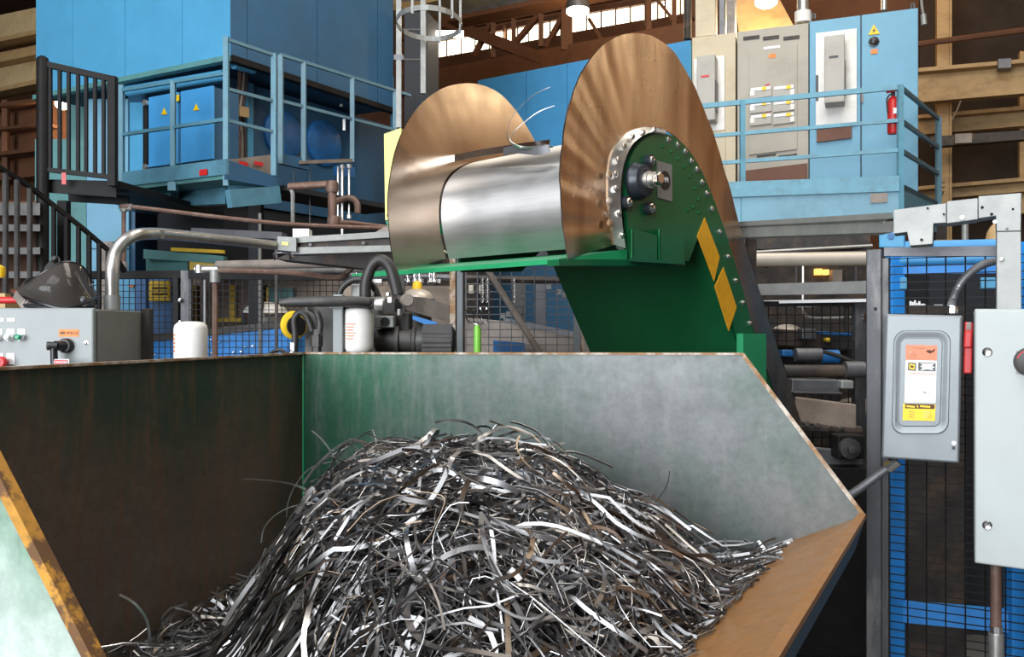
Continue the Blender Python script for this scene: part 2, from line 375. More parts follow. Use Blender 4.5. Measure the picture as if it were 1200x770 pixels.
# clerestory window band of the back wall, one bay after another
def win(n, x0, x1, yt0, yb0, yt1, yb1, glow='window_glow', nm=5):
    f = MB()
    for (a, b_, c, d) in ((x0, yt0, x1, yt1), (x0, yb0, x1, yb1)):
        f.bar(BW.pt(a, b_, .12), BW.pt(c, d, .12), .12, .12)
    fr = structure(f.build('window_%d' % n, 'truss_brown'))
    g = BW.slab([(x0, yb0), (x1, yb1), (x1, yt1), (x0, yt0)], .04, .07).build('window_pane', glow, fr)
    mm = MB()
    for k in range(nm + 1):
        t = k / nm; x = x0 + (x1 - x0) * t
        mm.bar(BW.pt(x, yt0 + (yt1-yt0)*t, .12), BW.pt(x, yb0 + (yb1-yb0)*t, .12), .035, .035)
    mm.build('window_mullion', 'truss_brown', fr)
    BW.slab([(x0, yt0 + 3.2), (x1, yt1 + 3.2), (x1, yt1), (x0, yt0)], .02, .095).build('window_pane', 'window_glow_orange', fr)
win(1, 507, 590, 47, 72, 33, 58); win(2, 594, 657, 32, 57, 20, 45); win(3, 670, 756, 16, 42, 2, 27); win(4, 762, 806, 1, 28, -10, 19)
# dark orange wash of glass under the eave of bays 1 and 2
MB_eave = BW.slab([(500, 84), (812, 34), (812, 20), (500, 70)], .2, .35); structure(MB_eave.build('trim_1', 'truss_brown'))

# high window in the right hand wall, seen only as a reflection in the far flare
f = MB(); f.box((18.3, 2.2, 7.75), (18.48, 9.2, 7.9)); f.box((18.3, 2.2, 8.75), (18.48, 9.2, 8.9))
fr = structure(f.build('window_5', 'truss_brown'))
MB().box((18.40, 2.3, 7.9), (18.47, 9.1, 8.75)).build('window_pane', 'window_glow', fr)
m_ = MB()
for k in range(9): m_.box((18.35, 2.25 + k*.85, 7.85), (18.398, 2.3 + k*.85, 8.8))
m_.build('window_mullion', 'truss_brown', fr)
# roof steel in front of the windows
RT = PL(600, 17.5, 119)
t = thing('roof_truss', 'brown steel roof truss with crossing diagonals in front of the bright windows', 'roof truss', RT.z(640, 11.5))
MB().bar(RT.pt(470, 44), RT.pt(820, -22), .10, .14).build('upper_chord', 'truss_brown', t)
MB().bar(RT.pt(470, 102), RT.pt(820, 40), .18, .45).build('lower_chord', 'truss_brown', t)
for (a, b_, c, d, w_) in ((500, 18, 638, 70, .22), (556, 65, 582, 14, .10), (600, 55, 640, 8, .10), (640, 55, 662, 15, .10), (578, 68, 578, 20, .10), (602, 20, 602, 62, .10), (634, 12, 634, 55, .10), (690, 22, 706, 47, .06), (772, 2, 792, 27, .06)):
    MB().bar(RT.pt(a, b_), RT.pt(c, d), w_, w_).build('diagonal', 'truss_brown', t)
for (x, w_) in ((664, .22), (760, .10), (790, .08)):
    MB().bar(RT.z(x, 11.98), RT.pt(x, 60), w_, w_).build('hanger', 'truss_brown', t)

CG = PL(560, 15.5, 119)
g = thing('crane_girder', 'long dark riveted crane girder crossing above the windows behind the ladder cage', 'crane girder', CG.z(560, 11.5))
CG.slab([(540, 22), (860, -42), (860, -60), (540, 4)], .25).build('web_plate', 'mill_steel', g)
MB().bar(CG.pt(530, 27), CG.pt(870, -40), .4, .08).build('flange', 'truss_brown', g)
MB().bar(CG.z(860, 12), CG.pt(860, -45), .3).build('hanger', 'truss_brown', g)
CG2 = PL(460, 12.5, 119)
g = thing('crane_girder', 'cream painted girder at the top of the ladder beside the darkened side of the blue enclosure', 'crane girder', CG2.z(480, 11.5))
CG2.slab([(456, 13), (620, -26), (620, -70), (456, -30)], .3).build('web_plate', 'cream_steel', g)
MB().bar(CG2.pt(452, 20), CG2.pt(625, -20), .5, .10).build('flange', 'tan_steel', g)
MB().bar(CG2.z(600, 12), CG2.pt(600, -30), .3).build('hanger', 'truss_brown', g)

# cream girders at the far left, stacked
LG = PL(0, 17, 119)
for i, (y0, y1, m_, lab) in enumerate(((18, 50, 'cream_steel', 'uppermost cream girder at the left edge beside the blue enclosure'),
                       (62, 74, 'tan_steel', 'thin tan girder between the two deep cream girders at the left edge'),
                       (76, 108, 'cream_steel', 'lower deep cream girder at the left edge above the dark opening'))):
    o = MB().prism([LG.pt(-60, y1 + 12), LG.pt(75, y1 - 16), LG.pt(75, y0 - 16), LG.pt(-60, y0 + 12)], -LG.n * .35)
    q = thing('wall_girder', lab, 'girder', LG.z(0, LG.pt(0, y1).z), 'girders at the left edge')
    o.build('web_plate', m_, q)
    MB().bar(LG.pt(-60, y1 + 13, .1), LG.pt(75, y1 - 15, .1), .3, .08).build('flange', 'tan_steel', q)
# storage of brown stock far left below them
SR = PL(0, 14, 119)
q = thing('storage_rack', 'dark brown stacked storage racking at far left behind the stair', 'rack', SR.z(10, 0))
for (y, h_) in ((128, 4), (156, 3), (185, 4), (214, 4), (243, 6), (270, 4), (300, 4), (330, 5)):
    MB().bar(SR.pt(-40, y + 3), SR.pt(60, y - 9), .3, h_ / 70).build('shelf', 'truss_brown', q)
for x in (-30, 7, 50):
    MB().bar(SR.z(x, 0), SR.pt(x, 118), .09).build('upright', 'truss_brown', q)
MB().prism([SR.pt(-50, 400, -.25), SR.pt(62, 400, -.25), SR.pt(62, 118, -.25), SR.pt(-50, 128, -.25)], -SR.n * .8).build('stored_stock', 'wall_brown', q)
q = tag(MB().prism([LG.pt(-60, 150, .5), LG.pt(75, 123, .5), LG.pt(75, 112, .5), LG.pt(-60, 130, .5)], -LG.n*.4).build('dark_beam', 'roof_brown'), 'dark sagging beam under the lowest cream girder at left', 'beam')

# lamps high in the hall
def lamp(px, py, Y, lab, wpx):
    c = P(px, py, Y); r = wpx / 2000 * Y
    q = thing('high_bay_lamp', lab, 'lamp', (c.x, c.y, c.z), 'high bay lamps')
    MB().lathe(c + V((0, 0, .02)), (0, 0, 1), [(r*1.0, 0), (r*1.05, .08), (r*.6, .3), (r*.3, .5)], 20).build('housing', 'mill_steel', q, True)
    MB().lathe(c - V((0, 0, .03)), (0, 0, 1), [(r*.6, -.04), (r*.95, 0), (r*.98, .05)], 20).build('lens', 'lamp_glow', q, True)
    MB().tube([c + V((0, 0, .5)), V((c.x, c.y, 12.0))], .025, 6).build('stem', 'black_steel', q)
    l = bpy.data.lights.new('lamp_light', 'POINT'); l.energy = 90; l.color = (1, .72, .42); l.shadow_soft_size = r
    lo = bpy.data.objects.new('lamp_light', l); col.objects.link(lo); lo.parent = q; lo.location = (0, 0, -.35)
lamp(677, 13, 14, 'white glowing high bay lamp above the windows, left of the near flare top', 27)
lamp(898, 2, 12, 'glowing lamp at the top edge above the grey switchgear', 26)
lamp(73, 122, 13, 'small bright lamp seen between the railing bars at left', 16)
# slanting ochre duct, upper right
a = P(862, -30, 13); b_ = P(925, 34, 12)
tag(MB().prism([P(858, -22, 13), P(882, -60, 13), P(930, 30, 12.6), P(915, 38, 12.6), P(866, 38, 12.8)], (0.2, .6, 0)).build('ochre_chute', 'tan_steel'), 'ochre slanting chute behind the top of the grey switchgear', 'chute')

# blue enclosure far behind, between the two flares
FB = PL(700, 13.5, 119)
q = thing('blue_enclosure', 'bright blue panelled enclosure far behind the gap between the two flares', 'enclosure', FB.z(700, 0))
for (x0, x1) in ((560, 616.5), (617, 664.5), (665, 740), (740.6, 809)):
    yt0 = 79 - (x0 - 640) * .19; yt1 = 79 - (x1 - 640) * .19
    MB().prism([FB.pt(x0, 260), FB.pt(x1, 260), FB.pt(x1, yt1), FB.pt(x0, yt0)], -FB.n * .05).build('panel', 'panel_blue', q)
MB().prism([FB.z(560, 0, -.1), FB.z(808, 0, -.1), FB.pt(808, 51, -.1), FB.pt(562, 96, -.1)], -FB.n * 1.2).build('body', 'navy', q)

# ================================================================== RIGHT MEZZANINE
RC = PL(1076, 9.9, 112)          # fronts of the cabinets
RM = PL(1055, 9.0, 112)          # guard rail
q = thing('mezzanine_platform', 'light blue steel mezzanine platform under the switchgear cabinets at right', 'platform', RM.z(960, 0))
zt = RM.pt(1055, 214).z; zf = zt - .06
e0 = RM.at(800); e1 = RM.at(1055)
e2 = e1 + V((.62, .78, 0)) * 1.75; e3 = e0 + V((.62, .78, 0)) * 1.75
MB().prism([V((p.x, p.y, zf)) for p in (e0, e1, e2, e3)], (0, 0, .06)).build('deck', 'mill_steel', q)
RM.slab([(800, 233), (1054, 224), (1054, 206), (800, 215)], .04, .06).build('kick_plate', 'rail_blue', q)
RM.slab([(800, 262), (1054, 254), (1054, 224.5), (800, 233.5)], .05, .03).build('fascia', 'muted_blue', q)
RM.slab([(1020, 238), (1040, 237), (1040, 226), (1020, 227)], .01, .045).build('bare_patch', 'taupe', q)
MB().prism([V((p.x, p.y, zf - .32)) for p in (e1, e1 + (e2 - e1), e2 + V((-.1, .02, 0)), e1 + V((-.1, .02, 0)))], (0, 0, .38)).build('side_fascia', 'rail_blue', q)
for p in (e0, e2, e3, (e0 + e1) / 2 + V((.3, .5, 0))):
    MB().bar(V((p.x, p.y, 0)), V((p.x, p.y, zf)), .14).build('leg', 'dark_machine', q)
q = thing('guard_rail', 'light blue three bar guard rail in front of the right cabinets', 'railing', RM.z(960, zt))
for (y0, y1) in ((130, 102.5), (161, 141), (194, 177)):
    pass
zr = [RM.pt(1055, y).z for y in (102, 141, 176)]
for z_ in zr:
    MB().bar(RM.z(812, z_), RM.z(1055, z_), .035, .055 if z_ == zr[0] else .04).build('rail', 'rail_blue', q)
    MB().bar(V((e1.x, e1.y, z_)), V((e2.x, e2.y, z_)), .035, .045).build('rail', 'rail_grey_blue', q)
for p in (RM.at(870), e1):
    MB().bar(V((p.x, p.y, zt - .35)), V((p.x, p.y, zr[0] + .02)), .055, .055).build('post', 'rail_blue', q)
MB().bar(V((e2.x, e2.y, zt - .3)), V((e2.x, e2.y, zr[0] + .02)), .055, .055).build('post', 'rail_grey_blue', q)

def cab(name, lab, catg, x0, x1, yt0, yt1, yb, m_, depth=.55, side=None, off=0):
    q = thing(name, lab, catg, RC.z((x0 + x1) / 2, zt), None)
    zt_ = RC.pt((x0 + x1) / 2, (yt0 + yt1) / 2).z
    MB().prism([RC.z(x0, zt, off), RC.z(x1, zt, off), RC.z(x1, zt_, off), RC.z(x0, zt_, off)], -RC.n * depth).build('body', m_, q, bevel=.008)
    return q
def rr(q, nm, m_, x0, y0, x1, y1, th=.015, off=.02, slope=-.12):
    ym = (x0 + x1) / 2
    return RC.slab([(x0, y1 + (x0-ym)*slope), (x1, y1 + (x1-ym)*slope), (x1, y0 + (x1-ym)*slope), (x0, y0 + (x0-ym)*slope)], th, off).build(nm, m_, q)
c1 = cab('electrical_cabinet', 'beige electrical cabinet with a wall cooling unit, leftmost on the mezzanine', 'cabinet', 811, 862, 44, 38, 0, 'beige')
rr(c1, 'base_panel', 'beige', 812, 150, 850, 200)
c2 = cab('switchgear_cabinet', 'warm grey switchgear cabinet with six small breaker drawers', 'cabinet', 864, 947.5, 37, 27, 0, 'mcc_grey')
rr(c2, 'door', 'mcc_grey', 878, 55, 934, 178, .02, .025)
for x in (870, 893, 917): rr(c2, 'vent_slot', 'dark_machine', x + 1, 42 - (x-870)*.0, x + 20, 46, .01, .012)
for x in (887, 912): rr(c2, 'vent_slot', 'dark_machine', x, 181, x + 22, 183, .01, .012)
rr(c2, 'brown_plinth', 'brown_board', 866, 196, 946, 214, .03, .04)
rr(c2, 'paper_label', 'label_white', 895, 54, 914, 57, .004, .03)
rr(c2, 'orange_label', 'orange', 901, 63, 909, 68, .004, .03)
for i, y in enumerate((99, 116.5, 131)):
    for j, x in enumerate((879, 906)):
        d_ = rr(c2, 'drawer', 'ac_grey', x, y + 3 - j*1.5, x + 25, y + 15 - j*1.5, .03, .05)
        rr(d_, 'handle_strip', 'label_white', x + 1, y + 3 - j*1.5, x + 24, y + 6.5 - j*1.5, .012, .058)
        rr(d_, 'yellow_tag', 'sign_yellow', x + 14 + j*1, y + 2.5 - j*1.5, x + 19 + j*2, y + 6.5 - j*1.5, .006, .064)
        rr(d_, 'white_end', 'white', x + (20 if j else 0), y + 7 - j*1.5, x + (25 if j else 5), y + 13 - j*1.5, .006, .055)
    rr(c2, 'red_mark', 'red', 897, y - .5, 902, y + 1, .005, .04)
c3 = cab('electrical_cabinet', 'light blue cabinet with white framed cooling unit, left of the plain blue one', 'cabinet', 948.5, 1008.5, 26, 17, 0, 'pale_blue')
c4 = cab('electrical_cabinet', 'plain light blue cabinet with yellow lightning triangle on its door', 'cabinet', 1009.5, 1076, 17, 9.5, 0, 'pale_blue')
rr(c3, 'brown_board', 'brown_board', 957, 150, 998, 164, .03, .04)
rr(c3, 'white_frame', 'white', 956, 36, 1004, 149, .02, .035)
MB().prism([RC.pt(1017.5, 41, .012), RC.pt(1031, 39.5, .012), RC.pt(1024, 28.5, .012)], -RC.n * .008).build('warning_triangle', 'sign_yellow', c4)
MB().prism([RC.pt(x, y, .016) for x, y in ((1025.5, 32), (1022, 36.3), (1024, 36.1), (1022.6, 39), (1026.6, 35), (1024.4, 35.2))], -RC.n * .004).build('lightning_mark', 'black_plastic', c4)
bolt(RC.pt(1024, 49, .002), RC.n, .05, c4, 'black_plastic')
rr(c4, 'orange_label', 'orange', 1020.5, 57.5, 1028.5, 63, .004, .012)
rr(c3, 'door_latch', 'taupe', 1009.5, 110, 1011.5, 120, .02, .03)
c4s = RC.at(1076)
for x in (952, 1068): MB().tube(arc([RC.pt(x, 22 if x < 1000 else 11, -.2), RC.pt(x, 17 if x < 1000 else 5, -.2), RC.pt(x + 3, 17 if x < 1000 else 5, -.2), RC.pt(x + 3, 22 if x < 1000 else 11, -.2)], 4), .012, 6).build('lifting_eye', 'mill_steel', c3 if x < 1000 else c4)
# cooling units hung on the cabinet doors
def acunit(par, x0, y0, x1, y1, d_, lab=None):
    zt_ = RC.pt(x0, y0, .02).z; zb_ = RC.pt(x0, y1, .02).z
    u = MB().prism([RC.z(x0, zb_, .03), RC.z(x1, zb_, .03), RC.z(x1, zt_, .03), RC.z(x0, zt_, .03)], RC.n * d_).build('cooling_unit', 'ac_grey', par, bevel=.01)
    a = RC.z(x1, zb_, .03) ; gz = zb_ + (zt_ - zb_) * .1
    s_ = MB().prism([a + RC.n*.03 + V((.006, .002, .12)), a + RC.n*(d_-.03) + V((.006, .002, .12)), a + RC.n*(d_-.03) + V((.006, .002, .5)), a + RC.n*.03 + V((.006, .002, .5))], RC.d * .006)
    s_.build('vent_grille', 'black_plastic', u)
    c_ = RC.z((x0 + x1) / 2, zt_ - (zt_ - zb_) * .34, .03) + RC.n * d_
    MB().obox(c_ - RC.d*.06, RC.d*.1, (0, 0, .025), RC.n*.006).build('name_plate', 'red' if x0 < 900 else 'black_plastic', u)
rr(c1, 'white_frame', 'white', 813, 67, 849, 154, .02, .03)
acunit(c1, 820, 72, 841, 147, .22)
acunit(c3, 967, 50, 990, 127, .24)
rr(c3, 'hinge', 'black_plastic', 956, 88, 959, 118, .01, .045)

# fire extinguisher on the guard rail
fe = RM.at(1047); fx = V((fe.x, fe.y, 0)) - RM.n * .09
q = thing('fire_extinguisher', 'red fire extinguisher hanging on the corner of the right guard rail', 'fire extinguisher', V((fx.x, fx.y, RM.pt(1047, 155).z)))
z0 = RM.pt(1047, 155).z; z1 = RM.pt(1047, 108).z
MB().lathe(V((fx.x, fx.y, z0)), (0, 0, 1), [(.05, 0), (.058, .015), (.058, (z1-z0)*.8), (.045, (z1-z0)*.9), (.02, (z1-z0)*.95)], 20).build('cylinder', 'red', q, True)
MB().lathe(V((fx.x, fx.y, z1 - .02)), (0, 0, 1), [(.022, 0), (.022, .04), (.01, .05)], 12).build('valve', 'black_plastic', q, True)
MB().bar(V((fx.x - .07, fx.y, z1 + .02)), V((fx.x + .03, fx.y, z1 + .04)), .02).build('lever', 'red', q)
MB().tube(arc([V((fx.x - .03, fx.y, z1)), V((fx.x - .075, fx.y - .02, z1 - .06)), V((fx.x - .072, fx.y - .03, z1 - .2))], 5), .009, 6).build('hose', 'rubber', q)
o_ = V((fx.x, fx.y, 0)) + RM.n * .057
MB().obox(V((o_.x + .0, o_.y, z1 - .22)), RM.d * .035, (0, 0, .06), RM.n * .004).build('label', 'label_white', q)
# conduits above the cabinets
q = thing('conduit_riser', 'white capped conduit riser standing on top of the switchgear', 'conduit', RC.pt(941, 27, -.2))
MB().tube([RC.pt(941, 28, -.2), RC.pt(941, -40, -.2)], .07, 12).build('pipe', 'galv_pipe', q, True)
MB().tube([RC.pt(941, 27, -.2), RC.pt(941, 14, -.2)], .10, 12).build('coupling', 'white', q, True)
q = tag(MB().tube([RC.pt(1036, 12, -.2), RC.pt(1036, -30, -.2)], .035, 10).build('conduit_riser', 'galv_pipe', smooth=True), 'thin pale conduit rising from the plain blue cabinet', 'conduit')
for i, (x0, x1, m_) in enumerate(((815, 838, 'beige'), (843, 849, 'mill_steel'), (852, 861, 'taupe'))):
    tag(RC.rect(x0, -60, x1, 42, .2, -.1).build('cable_duct', m_), ('wide beige cable duct rising from the beige cabinet', 'narrow dark cable duct between the beige and brown ducts', 'grey brown cable duct rising at the right edge of the beige cabinet')[i], 'duct')
tag(MB().tube([P(806, -40, 12), P(806, 46, 12)], .06, 10).build('drain_pipe', 'dark_machine', smooth=True), 'dark vertical pipe beside the last window', 'pipe')

# building steel to the right
RB = PL(1105, 14, 112)
q = thing('building_column', 'tan steel building column lettered C 7 behind the right railing', 'column', RB.z(1105, 0))
RB.rect(1098, -120, 1112, 560, .35).build('flange', 'tan_steel', q)
RB.rect(1112.5, -120, 1115.5, 560, .1).build('side_flange', 'tan_steel', q)
cc = RB.pt(1104, 217, .012); text('letter_c', 'C', .13, 'black_steel', cc, RB.d, RB.n, q)
cc = RB.pt(1104, 228, .012); text('number_seven', '7', .13, 'black_steel', cc, RB.d, RB.n, q)
for i, (y0, y1, m_, off, lab) in enumerate(((84, 118, 'tan_steel', .5, 'deep tan girder crossing the upper right corner'),
        (138, 156, 'tan_steel', -.6, 'thin tan girder just below the deep one at upper right'),
        (221, 233, 'tan_steel', -.6, 'lowest tan girder at right, just above the galvanized duct'))):
    q = thing('wall_girder', lab, 'girder', RB.pt(1150, y1, off), 'girders at the right edge')
    RB.slab([(1075, y1 + 2), (1240, y1 - 12), (1240, y0 - 12), (1075, y0 + 2)], .2, off).build('web_plate', m_, q)
    MB().bar(RB.pt(1075, y0 + 1, off + .05), RB.pt(1240, y0 - 13, off + .05), .3, .06).build('flange', 'tan_steel', q)
q = tag(RB.slab([(1090, 172), (1240, 160), (1240, 150), (1090, 160)], .2, .55).build('dark_beam', 'dark_machine'), 'dark brown beam with a small box between the right tan girders', 'beam')
q = tag(RB.slab([(1119, 168), (1139, 167), (1139, 156), (1119, 157)], .15, .75).build('junction_box', 'taupe'), 'small brown junction box on the dark beam at upper right', 'box')
tag(RB.slab([(1195, 250), (1206, 250), (1206, 60), (1195, 60)], .2, -.8).build('wall_post', 'tan_steel'), 'tan post at the right edge between girders', 'post')
q = tag(RB.slab([(1078, 560), (1260, 560), (1260, -110), (1078, -90)], .3, -1.6).build('dark_partition', 'dark_partition'), 'dark brown ribbed partition behind the tan girders at right', 'partition')
q = tag(RB.slab([(1170, 80), (1185, 79), (1185, 68), (1170, 69)], .2, .85).build('junction_box', 'mill_steel'), 'small grey box on top of the deep tan girder', 'box')
tag(MB().tube(arc([RB.pt(1126, 118, .6), RB.pt(1122, 128, .6), RB.pt(1116, 140, .6)], 4), .012, 6).build('hanging_wire', 'taupe'), 'thin wire hanging off the deep tan girder', 'wire')
tag(MB().tube([RB.pt(1075, 52, .3), RB.pt(1240, 30, .3)], .05, 8).build('wall_pipe', 'truss_brown'), 'dark horizontal pipe high in the upper right corner', 'pipe')
q = thing('cable_drop', 'pale cable with a connector dangling beside the plain blue cabinet', 'cable', P(1082, 25, 9.5))
MB().tube(arc([P(1078, -20, 9.5), P(1080, 5, 9.5), P(1082, 18, 9.5)], 5), .015, 6).build('cable', 'galv_pipe', q)
MB().tube([P(1082, 17, 9.5), P(1083, 29, 9.5)], .03, 8).build('connector', 'galv', q)

# unseen block added under the mezzanine, beyond the right edge of the view; the flares mirror it
q = thing('press_machine', 'unseen dark blue machine block added under the right mezzanine for the flares to mirror', 'machine', (9, 6, 0))
MB().box((8.2, 2.6, 0), (10.2, 9.0, 2.1)).build('body', 'navy', q, bevel=.03)
MB().box((8.0, 2.4, 2.1), (10.4, 9.2, 2.45)).build('table', 'dark_machine', q, bevel=.02)
MB().box((8.1, 5.0, .5), (8.198, 7.4, 1.8)).build('door', 'deep_blue', q, bevel=.01)

# ================================================================== LEFT MEZZANINE AND BLUE ENCLOSURE
EF = PL(270, 8.3, 118)           # enclosure front (runs left)
ES = PL(270, 8.3, 33)            # enclosure right side (runs away right)
q = thing('blue_enclosure', 'tall blue panelled machine enclosure raised over the left platform', 'enclosure', (EF.o.x, EF.o.y, 0))
zb = EF.pt(270, 66).z
ctr = EF.o
a0 = EF.at(42); a1 = EF.o; a2 = ES.at(461)
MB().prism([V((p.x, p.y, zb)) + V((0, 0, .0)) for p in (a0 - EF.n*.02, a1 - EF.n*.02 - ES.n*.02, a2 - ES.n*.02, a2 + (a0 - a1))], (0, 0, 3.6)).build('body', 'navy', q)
xs = [42, 85, 146.5, 213.5, 269.7]
for i in range(4):
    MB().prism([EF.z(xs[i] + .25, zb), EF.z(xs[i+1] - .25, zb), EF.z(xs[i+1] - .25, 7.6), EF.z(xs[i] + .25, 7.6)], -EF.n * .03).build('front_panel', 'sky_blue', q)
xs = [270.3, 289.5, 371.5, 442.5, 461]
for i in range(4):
    MB().prism([ES.z(xs[i] + .3, zb), ES.z(xs[i+1] - .3, zb), ES.z(xs[i+1] - .3, 7.6), ES.z(xs[i] + .3, 7.6)], -ES.n * .03).build('side_panel', 'navy', q)  # side panels take navy: the shade of this face is put into the colour
MB().bar(EF.z(42, zb - .03, .02), EF.z(270, zb - .03, .02), .08, .05).build('bottom_channel', 'teal', q)
MB().bar(ES.z(270, zb - .03, .02), ES.z(461, zb - .03, .02), .08, .06).build('bottom_channel', 'black_steel', q)
# lower machine body under the enclosure
LF = PL(262, 8.75, 118); LS = PL(262, 8.75, 33)
b0 = LF.at(150); b1 = LF.o; b2 = LS.at(463)
LT = 3.05
q2 = thing('press_machine', 'dark blue machine body with round hatch covers behind the left platform rail', 'machine', (b1.x, b1.y, LT))
MB().prism([V((p.x, p.y, LT - .1)) for p in (b0, b1, b2, b2 + (b0 - b1))], (0, 0, zb - LT + .04)).build('body', 'navy', q2)
for (x, y, rx) in ((331, 158, 22), (379, 168, 18)):
    c_ = LS.pt(x, y, 0); r_ = .27
    h_ = MB().lathe(c_, LS.n, [(r_, 0), (r_, .03), (r_ - .02, .045)], 28).build('hatch_cover', 'deep_blue', q2, True)
for (x, ya, yb) in ((400, 107, 125), (403.5, 140, 153)):
    MB().bar(LS.pt(x, ya, .05), LS.pt(x, yb, .05), .03).build('handle', 'galv_pipe', q2)
MB().prism([LF.z(170, LT, .02), LF.z(152, LT, .02), LF.pt(152, 120, .02), LF.pt(170, 120, .02)], -LF.n * .05).build('front_panel', 'sky_blue', q2)
# light pipe under the enclosure edge
tag(MB().tube([LF.pt(150, 107, .25), LF.pt(263, 88, .25)], .055, 12).build('header_pipe', 'sky_blue', smooth=True), 'glossy light blue header pipe below the edge of the tall enclosure', 'pipe')
# electrical cabinet on the platform
CB = PL(212, 8.25, 118)
q = thing('electrical_cabinet', 'two door light blue cabinet with yellow warning triangles on the left platform', 'cabinet', CB.z(212, 3.05))
zc0 = CB.pt(212, 191).z; zc1 = CB.pt(212, 107).z
MB().prism([CB.z(x, zc0, -.02) for x in (174, 249)] + [CB.z(x, zc1, -.02) for x in (249, 174)], -CB.n * .33).build('body', 'navy', q)
for (x0, x1) in ((174, 208), (211.5, 249)):
    d_ = MB().prism([CB.z(x0, zc0), CB.z(x1, zc0), CB.z(x1, zc1), CB.z(x0, zc1)], -CB.n * .03).build('door', 'panel_blue', q, bevel=.005)
    xm = 192 if x0 < 200 else 229.5; ym = 130.5 if x0 < 200 else 125.5
    MB().prism([CB.pt(xm - 3.2, ym + 4, .01), CB.pt(xm + 3.2, ym + 3.4, .01), CB.pt(xm, ym - 4, .01)], -CB.n*.008).build('warning_triangle', 'sign_yellow', d_)
MB().obox(CB.pt(206, 119, .012), CB.d * -.0 + CB.at(209.5) - CB.at(205.5), (0, 0, .06), CB.n*.004).build('yellow_tag', 'sign_yellow', q)
for (x, y) in ((172, 121), (172, 196)): MB().lathe(CB.pt(x, y), CB.n, [(.03, 0), (.03, .03)], 10).build('conduit_end', 'galv_pipe', q, True)
MB().tube([CB.pt(171, 118, -.03), CB.pt(171, 198, -.03)], .03, 8).build('conduit', 'black_steel', q)
for i in range(9):
    x = 193 + i * 3.2 + (12 if i > 4 else 0)
    MB().tube(arc([CB.pt(x, 188, -.06), CB.pt(x + 1, 196, -.04), CB.pt(x - 1, 205, -.06)], 4), .014, 6).build('cable', 'rubber' if i % 3 else 'rust_pipe', q)
# platform deck
PF = PL(265, 7.2, 118); PS = PL(265, 7.2, 33)
zf = PF.pt(265, 197).z
q = thing('mezzanine_platform', 'blue steel platform under the two door cabinet at upper left', 'platform', (PF.o.x, PF.o.y, 0))
p0 = PF.at(143); p1 = PF.o; p2 = PS.at(324); pb = p2 + (p0 - p1)
MB().prism([V((p.x, p.y, zf - .09)) for p in (p0, p1, p2, pb)], (0, 0, .05)).build('deck', 'teal', q)
MB().prism([PF.z(143, zf - .06, .03), PF.z(265, zf - .06, .03), PF.z(265, zf + .07, .03), PF.z(143, zf + .07, .03)], -PF.n * .03).build('fascia', 'rail_left', q)
MB().prism([PS.z(265, zf - .1, .03), PS.z(325, zf - .1, .03), PS.z(325, zf + .0, .03), PS.z(265, zf + .07, .03)], -PS.n * .03).build('fascia', 'navy', q)
MB().prism([PS.pt(267, 199, -.35), PS.pt(321, 212, -.35), PS.pt(321, 181, -.35), PS.pt(267, 187, -.35)], -PS.n * .02).build('grey_kick_plate', 'taupe', q)
for x in (280, 298): MB().obox(PS.pt(x, 193, -.33), PS.d*.10, (0, 0, .035), PS.n*.004).build('red_marking', 'red', q)
MB().obox(PF.pt(234, 206, .04), PF.at(243) - PF.at(234), (0, 0, .05), PF.n*.006).build('red_label', 'red', q)
for (a, b_) in ((PF.pt(143, 236, -.35), PF.pt(268, 229, -.35)), (PF.pt(268, 229, -.25), PS.pt(325, 224, -.05))):
    MB().bar(a, b_, .08, .16).build('under_beam', 'rail_left', q)
MB().bar(PF.pt(268, 233, .0), PS.pt(326, 228, .0), .06, .15).build('under_beam', 'rail_left', q)
MB().bar(PF.pt(205, 212, -.02), PF.pt(205, 232, -.3), .07).build('bracket', 'rail_left', q)
MB().bar(PF.pt(150, 222, -.3), PF.pt(262, 216, -.3), .5, .05).build('under_pan', 'black_steel', q)
# long walkway running away along the side
WS = PL(345, 8.4, 33)
zw = zf + .05
w0 = WS.at(333); w1 = WS.at(470)
q = thing('walkway', 'walkway with olive edged deck running back beside the dark blue machine', 'walkway', (w0.x, w0.y, 0))
MB().prism([V((p.x, p.y, zw - .06)) for p in (w0, w1, w1 - WS.n*.55, w0 - WS.n*.55)], (0, 0, .05)).build('deck', 'dark_void', q)
MB().prism([WS.pt(352, 192, .02), WS.pt(414, 190, .02), WS.pt(414, 186, .02), WS.pt(352, 188, .02)], -WS.n*.05).build('olive_edge', 'taupe', q)
MB().prism([WS.pt(330, 192), WS.pt(362, 199), WS.pt(362, 186), WS.pt(330, 180)], -WS.n*.05).build('fascia', 'navy', q)
MB().prism([WS.pt(395, 206, -.2), WS.pt(416, 208, -.2), WS.pt(416, 196, -.2), WS.pt(395, 194, -.2)], -WS.n*.05).build('hanger_plate', 'deep_blue', q)
MB().bar(V((w1.x, w1.y, 0)), V((w1.x, w1.y, zw - .05)), .12).build('leg', 'dark_void', q)
MB().bar(V((w0.x, w0.y, 0)) - WS.n*.4, V((w0.x, w0.y, zw - .05)) - WS.n*.4, .12).build('leg', 'dark_void', q)
for (x, y0, y1, r_) in ((396, 195, 255, .012), (401, 193, 275, .016), (409, 193, 254, .012), (363, 198, 266, .006), (344, 200, 222, .006)):
    MB().tube([WS.pt(x, y0, -.1), WS.pt(x, y1, -.1)], r_, 6).build('hanger_rod', 'galv_pipe' if r_ > .01 else 'mill_steel', q)
for (x, y) in ((401, 196), (409, 195), (396, 255), (409, 254)): MB().tube([WS.pt(x, y - 2, -.1), WS.pt(x, y + 2, -.1)], .028, 6).build('nut', 'galv_pipe', q)

